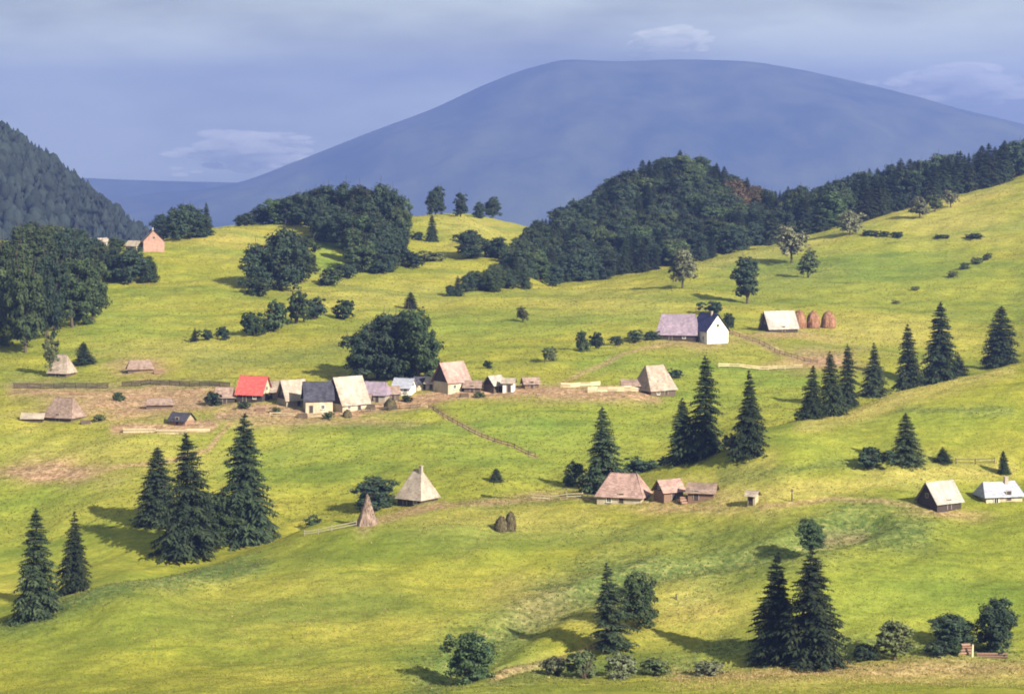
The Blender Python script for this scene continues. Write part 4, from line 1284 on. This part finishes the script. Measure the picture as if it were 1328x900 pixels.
# upper farm
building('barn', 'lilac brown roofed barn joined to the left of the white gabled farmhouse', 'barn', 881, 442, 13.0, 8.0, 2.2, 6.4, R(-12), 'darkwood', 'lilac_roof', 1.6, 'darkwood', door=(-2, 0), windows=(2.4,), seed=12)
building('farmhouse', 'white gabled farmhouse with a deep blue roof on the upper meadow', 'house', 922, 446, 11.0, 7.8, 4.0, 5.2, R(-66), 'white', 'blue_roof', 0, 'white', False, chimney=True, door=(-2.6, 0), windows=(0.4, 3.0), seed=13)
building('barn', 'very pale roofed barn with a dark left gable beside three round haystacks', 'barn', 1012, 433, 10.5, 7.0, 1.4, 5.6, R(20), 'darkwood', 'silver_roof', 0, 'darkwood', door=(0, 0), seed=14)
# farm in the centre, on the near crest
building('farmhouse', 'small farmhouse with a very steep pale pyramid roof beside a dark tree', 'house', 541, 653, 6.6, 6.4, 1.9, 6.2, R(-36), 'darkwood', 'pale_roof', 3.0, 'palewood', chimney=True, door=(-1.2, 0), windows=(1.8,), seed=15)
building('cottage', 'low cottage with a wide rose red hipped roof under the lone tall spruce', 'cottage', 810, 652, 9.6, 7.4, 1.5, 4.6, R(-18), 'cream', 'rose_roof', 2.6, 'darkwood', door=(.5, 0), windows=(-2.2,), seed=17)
building('shed', 'half open reddish shed in the middle of the wreckage right of the rose roofed cottage', 'shed', 868, 648, 4.8, 3.8, 1.9, 2.2, R(30), 'redlog', 'rose_roof', 0, 'darkwood', door=(0, 0), seed=18)
building('shed', 'lower brown shed at the right end of the cottage yard', 'shed', 912, 647, 5.4, 3.6, 1.7, 1.7, R(-15), 'redlog', 'brown_roof', 0, 'redlog', door=(-1, 0), seed=19)
building('privy', 'tiny pale privy with a black doorway standing alone right of the cottage yard', 'privy', 977, 653, 1.7, 1.7, 2.0, .8, R(-28), 'palewood', 'pale_roof', 0, 'palewood', False, door=(-.1, 0), gwin=False, seed=20)
# right
building('barn', 'silver roofed barn with a dark left gable on the right slope', 'barn', 1222, 666, 6.6, 5.6, 1.6, 3.8, R(34), 'darkwood', 'silver_roof', 0, 'darkwood', door=(0, 0), seed=21)
building('farmhouse', 'grey blue roofed farmhouse cut off by the right edge with a white front', 'house', 1299, 650, 8.0, 5.0, 1.0, 2.6, R(14), 'cream', 'grey_roof', 1.0, 'white', False, chimney=True, door=(1, 0), windows=(-1.8,), seed=22)
# left
building('barn', 'wide brown hipped roof barn low at the left edge', 'barn', 80, 545, 8.6, 6.2, 1.3, 5.0, R(-24), 'log', 'brown_roof', 2.2, 'darkwood', door=(0, 0), seed=23)
building('shed', 'low pale roofed lean shed left of the wide brown barn at the left edge', 'shed', 42, 545, 5.4, 3.0, .9, 1.2, R(0), 'darkwood', 'pale_roof', 0, 'darkwood', door=None, gwin=False, seed=24)
building('hut', 'greyish steep roofed hut beside the slim olive tree at the left', 'hut', 78, 489, 6.0, 5.4, 1.5, 5.0, R(-20), 'log', 'tan_roof', 2.0, 'darkwood', door=(0, 0), seed=25)
building('shed', 'collapsed brown shed on the bare ground left of the village', 'shed', 180, 482, 7.4, 4.6, .9, 2.4, R(12), 'log', 'brown_roof', 1.2, 'darkwood', door=None, gwin=False, seed=26)
building('shed', 'low shed with a dark roof behind the plank stacks left of the village', 'shed', 234, 552, 5.2, 4.0, 1.2, 1.9, R(-28), 'redlog', 'dark_roof', 0, 'palewood', door=(0, 0), gwin=False, seed=27)
building('shed', 'low brown shed on the earthy patch above the plank stacks', 'shed', 206, 528, 7.0, 3.8, 1.1, 1.6, R(5), 'log', 'brown_roof', 0.8, 'darkwood', door=None, gwin=False, seed=28)
# distant hamlet
building('cottage', 'pink house with a steep pointed gable below the dark wood at far left', 'house', 197, 327, 8.0, 8.4, 4.2, 4.4, R(-78), 'pink', 'rose_roof', 0, 'pink', False, chimney=True, door=(0, 0), windows=(2.0,), seed=40, dmin=700)
building('cottage', 'tiny white house, leftmost of the distant hamlet at far left', 'house', 112, 321, 5.0, 4.4, 2.6, 1.8, R(60), 'white', 'grey_roof', 0, 'white', False, door=(0, 0), windows=(1.4,), seed=41, dmin=700)
building('cottage', 'tiny white house, middle of the distant hamlet at far left', 'house', 131, 321, 5.0, 4.6, 2.8, 1.8, R(50), 'white', 'pale_roof', 0, 'white', False, door=(0, 0), windows=(1.4,), seed=42, dmin=700)
building('cottage', 'cream coloured small house just left of the pink pointed house', 'house', 173, 326, 5.4, 4.4, 2.2, 2.0, R(-30), 'cream', 'pale_roof', 0, 'cream', False, door=(0, 0), windows=(1.4,), seed=43, dmin=700)


# ------------------------------------------------------------------ haystacks
def lathe(profile, n, seed, wob=.11):
    g = np.random.default_rng(seed)
    mb = MB()
    for k, (r, z) in enumerate(profile):
        for j in range(n):
            a = 6.283 * j / n
            q = r * (1 + g.uniform(-wob, wob) + .05 * math.sin(3 * a + seed))
            mb.v.append((q * math.cos(a), q * math.sin(a), z + g.uniform(-wob, wob) * .6))
    for k in range(len(profile) - 1):
        for j in range(n):
            mb.f.append((k * n + j, k * n + (j + 1) % n, (k + 1) * n + (j + 1) % n, (k + 1) * n + j))
    return mb


def haystack(label, px, py, hpx, wpx, mat, prof, group=None, seed=0, straws=420):
    x, d, z = at(px, py)
    h = hpx * d / F; r = wpx * d / F / 2
    t = thing('haystack', label, 'haystack', (x, d + r * .5, z - .1), RNG.uniform(0, 6.28), group)
    hay = link('hay', lathe([(r * a, h * b2) for a, b2 in prof], 18, seed).mesh('hay', M[mat]), t)
    g = np.random.default_rng(seed + 3)
    n = straws
    zz = g.uniform(0, .97, n); aa = g.uniform(0, 6.28, n)
    rr = np.interp(zz, [p[1] for p in prof], [p[0] for p in prof]) * r
    cen = np.stack([rr * np.cos(aa), rr * np.sin(aa), zz * h], 1)
    ax = unit(np.stack([np.cos(aa) * .25, np.sin(aa) * .25, -np.ones(n)], 1) + g.normal(size=(n, 3)) * .25) * g.uniform(.25, .75, (n, 1))
    bx = np.stack([-np.sin(aa), np.cos(aa), np.zeros(n)], 1) * .13
    v, f = diamonds(cen + np.stack([np.cos(aa), np.sin(aa), np.zeros(n)], 1) * .05, ax, bx)
    link('straw', np_mesh('straw', v, f, M[mat]), hay)
    mb = MB(); mb.tube([(0, 0, 0), (.03, 0, h * .9), (.05, .02, h * 1.12)], [.09, .08, .04], 6)
    link('pole', mb.mesh('pole', M['fence']), t)
    return t


ROUND = ((.86, -.08), (.98, .12), (1.0, .35), (.93, .58), (.72, .78), (.42, .92), (.04, 1.0))
CONE = ((1.0, -.08), (.9, .08), (.62, .34), (.42, .58), (.22, .82), (.03, 1.0))
haystack('round brown haystack, leftmost of three beside the very pale roofed barn', 1037, 426, 24, 19, 'hay', ROUND, 'three round haystacks at the upper farm', 1)
haystack('round brown haystack, middle of three beside the very pale roofed barn', 1055, 425, 23, 17, 'hay', ROUND, 'three round haystacks at the upper farm', 2)
haystack('round brown haystack, rightmost of three beside the very pale roofed barn', 1075, 423, 22, 19, 'hay', ROUND, 'three round haystacks at the upper farm', 3)
haystack('tall pointed greyish haystack at the foot of the dark tree by the farmhouse', 476, 687, 38, 30, 'greyhay', CONE, None, 4, 420)
haystack('small dark haystack, left of the pair on the near meadow', 650, 690, 18, 17, 'darkhay', ROUND, 'pair of dark haystacks on the near meadow', 5)
haystack('taller dark haystack, right of the pair on the near meadow', 662, 689, 24, 14, 'darkhay', ROUND, 'pair of dark haystacks on the near meadow', 6)
haystack('dark squat haystack at the front of the village row', 506, 529, 14, 16, 'darkhay', ROUND, None, 7)
haystack('small olive haystack below the largest pale barn', 450, 541, 9, 11, 'darkhay', ROUND, None, 8)


# ------------------------------------------------------------------ fences: each post and each rail is a part
POST = None


def fence(label, pts, mat='fence', hgt=1.25, gap=3.2, rails=2, plank=False, rail_h=.14, dmin=330.0, thick=.1):
    w = [at(px, py, dmin)[:2] for px, py in pts]
    P = []
    for (x0, y0), (x1, y1) in zip(w[:-1], w[1:]):
        n = max(1, int(math.hypot(x1 - x0, y1 - y0) / gap))
        for k in range(n):
            P.append((x0 + (x1 - x0) * k / n, y0 + (y1 - y0) * k / n))
    P.append(w[-1])
    P = np.array(P)
    Z = ground_z(P[:, 0], P[:, 1])
    o0 = (float(P[0, 0]), float(P[0, 1]), float(Z[0]))
    t = thing('wooden_fence', label, 'fence', o0)
    pm = MB(); pm.box((0, 0, hgt / 2 - .25), (.16, .16, hgt + .6), .3, .8)
    pm = pm.mesh('post', M[mat])
    g = np.random.default_rng(int(pts[0][0]))
    for k in range(len(P)):
        o = link('post', pm, t)
        o.location = (P[k, 0] - o0[0], P[k, 1] - o0[1], Z[k] - o0[2])
        o.rotation_euler = (g.uniform(-.05, .05), g.uniform(-.05, .05), g.uniform(0, 3))
    um = MB(); um.box((.5, 0, 0), (1, thick * .6, rail_h)); um = um.mesh('rail', M[mat])
    for k in range(len(P) - 1):
        a = np.array([P[k, 0], P[k, 1], Z[k]]); b2 = np.array([P[k + 1, 0], P[k + 1, 1], Z[k + 1]])
        v = b2 - a; ln = float(np.linalg.norm(v))
        for r in range(rails):
            hh = hgt * (r + .75) / rails * .95
            o = link('rail', um, t)
            nrm = np.array([v[1], -v[0], 0]) / (np.hypot(v[0], v[1]) + 1e-9) * .11
            o.location = tuple(a - np.array(o0) + np.array([0, 0, hh + g.uniform(-.05, .05)]) + nrm)
            o.rotation_euler = (0, -math.asin(v[2] / ln), math.atan2(v[1], v[0]))
            o.scale = (ln * 1.02, 1, 1)
    return t


fence('long dark rail fence crossing behind the brown barn at the left edge', [(18, 503), (70, 502), (140, 502)], 'darkwood', 1.6, 3.0, 4, dmin=560, rail_h=.26)
fence('dark rail fence running from the collapsed shed towards the red roof', [(158, 500), (220, 500), (298, 503)], 'darkwood', 1.5, 3.0, 4, dmin=560, rail_h=.24)
fence('pale rail fence left of the rose roofed cottage', [(690, 645), (735, 645), (776, 644)], 'palewood', 1.1, 3.0, 2, rail_h=.2)
fence('post and rail fence running diagonally down the green field', [(556, 526), (600, 550), (650, 574), (694, 596)], 'fence', 1.2, 3.6, 2)
fence('bleached plank fence joined to the front of the steep tan roofed house', [(762, 512), (800, 511), (836, 509)], 'palewood', 1.5, 2.2, 4, rail_h=.3)
fence('short bleached plank fence further left of the tan roofed house', [(727, 504), (752, 502), (778, 501)], 'palewood', 1.4, 2.2, 4, rail_h=.28)
fence('dark rail fence slanting down right from the upper farm', [(942, 434), (985, 446), (1018, 458), (1060, 470)], 'fence', 1.3, 3.4, 2)
fence('pale rail fence along the edge of the field left of the ridge spruces', [(932, 480), (985, 478), (1040, 476)], 'palewood', 1.2, 3.2, 2, rail_h=.22)
fence('dark rail fence on the right hillside right of the tiny spruce', [(1240, 602), (1265, 601), (1290, 600)], 'fence', 1.2, 2.6, 2)
fence('rail fence between the pointed haystack and the crest shrub', [(395, 697), (430, 692), (462, 688)], 'greywood', 1.1, 2.6, 2)
fence('pale yard fence in front of the village barns', [(350, 541), (395, 541), (430, 542)], 'palewood', 1.1, 2.4, 2, rail_h=.2)
fence('yard fence in front of the low village cottages', [(468, 534), (505, 530), (545, 525)], 'fence', 1.1, 2.4, 2)


# ------------------------------------------------------------------ planks and logs
def plank_stack(label, px, py, L, layers, per, yaw, mat='palewood', bt=.22):
    x, d, z = at(px, py)
    t = thing('plank_stack', label, 'planks', (x, d + 1.2, z), yaw)
    g = np.random.default_rng(int(px))
    me = MB(); me.box((0, 0, 0), (L, .30, bt)); me = me.mesh('plank', M[mat])
    for k in range(layers):
        for j in range(per):
            o = link('plank', me, t)
            o.location = (g.uniform(-.3, .3), -per * .17 + j * .34, .12 + k * (bt + .02))
            o.rotation_euler = (0, 0, g.uniform(-.03, .03))
    return t


plank_stack('long pale plank stack at the left of the timber yard', 180, 561, 8.5, 4, 5, R(4))
plank_stack('pale plank stack nearest the low dark roofed shed in the timber yard', 222, 563, 7.5, 4, 5, R(-3))
plank_stack('thin pale plank stack at the right end of the timber yard', 256, 560, 6.0, 3, 4, R(2))


def log_pile(label, px, py, L, rows, rad, yaw, mat='redlog'):
    x, d, z = at(px, py)
    t = thing('log_pile', label, 'logs', (x, d + .8, z), yaw)
    g = np.random.default_rng(int(px) + 5)
    me = MB(); me.tube([(-L / 2, 0, 0), (0, 0, .02), (L / 2, 0, 0)], [rad, rad * .96, rad * .9], 9); me = me.mesh('log', M[mat], False)
    for k in range(rows):
        for j in range(rows - k):
            o = link('log', me, t)
            o.location = (g.uniform(-.15, .15), (j - (rows - k - 1) / 2) * rad * 2.02, rad * .9 + k * rad * 1.76)
            o.rotation_euler = (g.uniform(0, 6), 0, g.uniform(-.02, .02))
    return t


log_pile('pile of reddish logs in the shade at the bottom right corner', 1250, 851, 2.6, 4, .24, R(8))
log_pile('long low row of reddish logs by the right edge of the straw strip', 1287, 851, 5.2, 2, .22, R(-3))
log_pile('brown logs heaped between the two sheds right of the rose roofed cottage', 890, 650, 3.0, 3, .28, R(25))
log_pile('grey woodpile in front of the dark roofed village shed', 392, 543, 2.6, 4, .2, R(6), 'log')
log_pile('brown woodpile in front of the lilac roofed cottage', 480, 529, 2.8, 4, .2, R(-6), 'log')
log_pile('woodpile beside the barn with the rose roof', 602, 516, 2.4, 3, .22, R(12), 'log')
log_pile('woodpile at the left wall of the wide brown barn at the left edge', 110, 549, 2.6, 3, .22, R(20), 'log')
log_pile('reddish woodpile below the red roofed cottage', 338, 536, 2.6, 3, .2, R(-10))
log_pile('brown woodpile by the collapsed shed', 205, 484, 3.0, 3, .24, R(16))
# a pale split post by the logs
x, d, z = at(1261, 853)
t = thing('wooden_post', 'short pale post leaning beside the reddish log pile', 'post', (x, d + .3, z), .4)
mb = MB(); mb.tube([(0, 0, -.4), (.05, 0, .8), (.16, .02, 2.0)], [.22, .2, .16], 8); link('shaft', mb.mesh('shaft', M['palewood']), t)
mb = MB(); mb.tube([(.16, .02, 2.0), (.165, .02, 2.1)], [.19, .05], 8); link('cap', mb.mesh('cap', M['greywood']), t)


def pole(label, px, py, hpx, seed):
    x, d, z = at(px, py)
    h = hpx * d / F
    t = thing('wooden_post', label, 'post', (x, d, z - .3), seed)
    mb = MB(); mb.tube([(0, 0, -.3), (.02, 0, h * .5), (.05, .02, h)], [.16, .14, .10], 7); link('shaft', mb.mesh('shaft', M['fence']), t)
    mb = MB(); mb.box((.05, .02, h * .86), (.9, .1, .12)); link('crosspiece', mb.mesh('crosspiece', M['fence']), t)


pole('old dark post alone on the meadow right of the tiny privy', 1027, 649, 18, .3)
pole('short dark post alone below the leafy tree behind the ragged spruce', 877, 780, 10, 1.0)


# ------------------------------------------------------------------ grass: uncountable tufts on the near slopes
def tufts(name, n, size, mat, fn, seed, blades=4, d0=345, d1=620):
    g = np.random.default_rng(seed)
    px = g.uniform(-30, 1360, n * 3); d = np.exp(g.uniform(math.log(d0), math.log(d1), n * 3))
    keep = fn(px, d, g) > g.random(n * 3)
    px, d = px[keep][:n], d[keep][:n]
    m = len(px)
    x = (px - W / 2) / F * d
    z = ground_z(x, d)
    C, A, B = [], [], []
    c = np.stack([x, d, z], 1)
    for k in range(blades):
        s = size * g.uniform(.5, 1.3, (m, 1))
        lean = np.concatenate([g.normal(size=(m, 2)) * .55, np.ones((m, 1))], 1)
        ax = unit(lean) * s * .55
        an = g.uniform(0, 6.28, m)
        bx = np.stack([np.cos(an), np.sin(an), np.zeros(m)], 1) * s * .30
        off = np.concatenate([g.normal(size=(m, 2)) * size * .5, np.zeros((m, 1))], 1)
        C.append(c + off + ax * .8); A.append(ax); B.append(bx)
    v, f = diamonds(np.concatenate(C), np.concatenate(A), np.concatenate(B))
    return structure(link(name, np_mesh(name, v, f, mat)), 'stuff')


def gridmask(Mk):
    def fn(px, d, g):
        a = np.arctan((px - W / 2) / F)
        i = np.clip(np.searchsorted(TH, a), 0, nt_ - 1); j = np.clip(np.searchsorted(RR, d / np.cos(a)), 0, nr_ - 1)
        return Mk[i, j]
    return fn


M['grass_tuft'] = leaf_material('grass_tuft', (0.155, 0.180, 0.028), (0.27, 0.255, 0.05), 0.5, 0)
M['mid_tuft'] = leaf_material('mid_tuft', (0.10, 0.13, 0.022), (0.24, 0.235, 0.045), 0.45, 0)
M['dry_tuft'] = leaf_material('dry_tuft', (0.26, 0.21, 0.07), (0.42, 0.34, 0.14), 0.4, 0)
M['reed_tuft'] = leaf_material('reed_tuft', (0.11, 0.14, 0.03), (0.21, 0.20, 0.06), 0.5, 0)
o = tufts('grass', 80000, .15, M['grass_tuft'], gridmask(near * (1 - ROUGH) * .8 + .15), 31)
o['label'] = 'yellow green meadow grass tufts over the near slope'
o = tufts('rough_grass', 20000, .30, M['reed_tuft'], gridmask(ROUGH), 32)
o['label'] = 'rank dark reeds and rough grass along the hollows'

o = tufts('meadow_grass', 70000, .34, M['mid_tuft'], gridmask(midl * (1 - EARTH)), 33, 3, 520, 1180)
o['label'] = 'coarse grass tufts and thistles scattered over the far meadows'
o = tufts('dry_grass', 26000, .30, M['dry_tuft'], gridmask(np.clip(STRAW + EARTH * .7, 0, 1)), 34, 3, 345, 1100)
o['label'] = 'bleached dry grass tufts on the worn and mown ground'

# ------------------------------------------------------------------ clouds and air
def cloud(px, py, wpx, hpx, seed, dens):
    D = 15800.0
    g = np.random.default_rng(seed)
    mb_v, mb_f = [], []
    import bmesh
    bm = bmesh.new()
    w = wpx * D / F; h = hpx * D / F
    for k in range(85):
        u = float(np.clip(g.normal() * .48, -1.15, 1.15))
        r = h * .30 * (1.05 - .6 * min(1, abs(u))) * g.uniform(.35, 1.1)
        q = bmesh.ops.create_icosphere(bm, subdivisions=2, radius=1.0)
        sx, sz = r * g.uniform(1.8, 3.4), r * .7
        ox, oz, oy = u * w * .5, g.normal() * h * .22 + (.16 * h * (1 - u * u)), g.normal() * w * .1
        for v in q['verts']:
            s = 1 + .10 * math.sin(v.co.x * 5 + k) * math.sin(v.co.z * 6 + k * 2)
            v.co.x = v.co.x * sx * s + ox; v.co.y = v.co.y * sx * s + oy; v.co.z = v.co.z * sz * s + oz
    me = bpy.data.meshes.new('cloud')
    bm.to_mesh(me); bm.free()
    m = bpy.data.materials.new('cloud_%d' % seed)
    m.use_nodes = True
    nt = m.node_tree
    nt.nodes.remove(nt.nodes['Principled BSDF'])
    vo = nt.nodes.new('ShaderNodeVolumePrincipled')
    vo.inputs['Color'].default_value = (.98, .98, .98, 1)
    vo.inputs['Density'].default_value = dens
    nt.links.new(vo.outputs[0], nt.nodes['Material Output'].inputs['Volume'])
    me.materials.append(m)
    o = link('cloud', me)
    o.location = ((px - W / 2) / F * D, D, CZ + (EYE - py) / F * D)
    return structure(o)


cloud(318, 204, 165, 46, 4, 0.005)
cloud(368, 186, 80, 18, 9, 0.005)
cloud(868, 56, 110, 32, 6, 0.003)
cloud(1240, 118, 190, 50, 12, 0.0025)

mb = MB()
zlo = float(GZ.min()) - 60 - 1; zhi = 620.0
zlo = min(zlo, -520.0)
mb.box((0, 0, (zlo + zhi) / 2), (29600, 29600, zhi - zlo))
me = mb.mesh('haze', M['white'])
me.materials.clear()
hm = bpy.data.materials.new('haze')
hm.use_nodes = True
nt = hm.node_tree
nt.nodes.remove(nt.nodes['Principled BSDF'])
vo = nt.nodes.new('ShaderNodeVolumePrincipled')
vo.inputs['Color'].default_value = (0.18, 0.265, 0.77, 1)
vo.inputs['Density'].default_value = 0.00012
vo.inputs['Anisotropy'].default_value = 0.22
nt.links.new(vo.outputs[0], nt.nodes['Material Output'].inputs['Volume'])
me.materials.append(hm)
structure(link('haze', me), 'stuff')
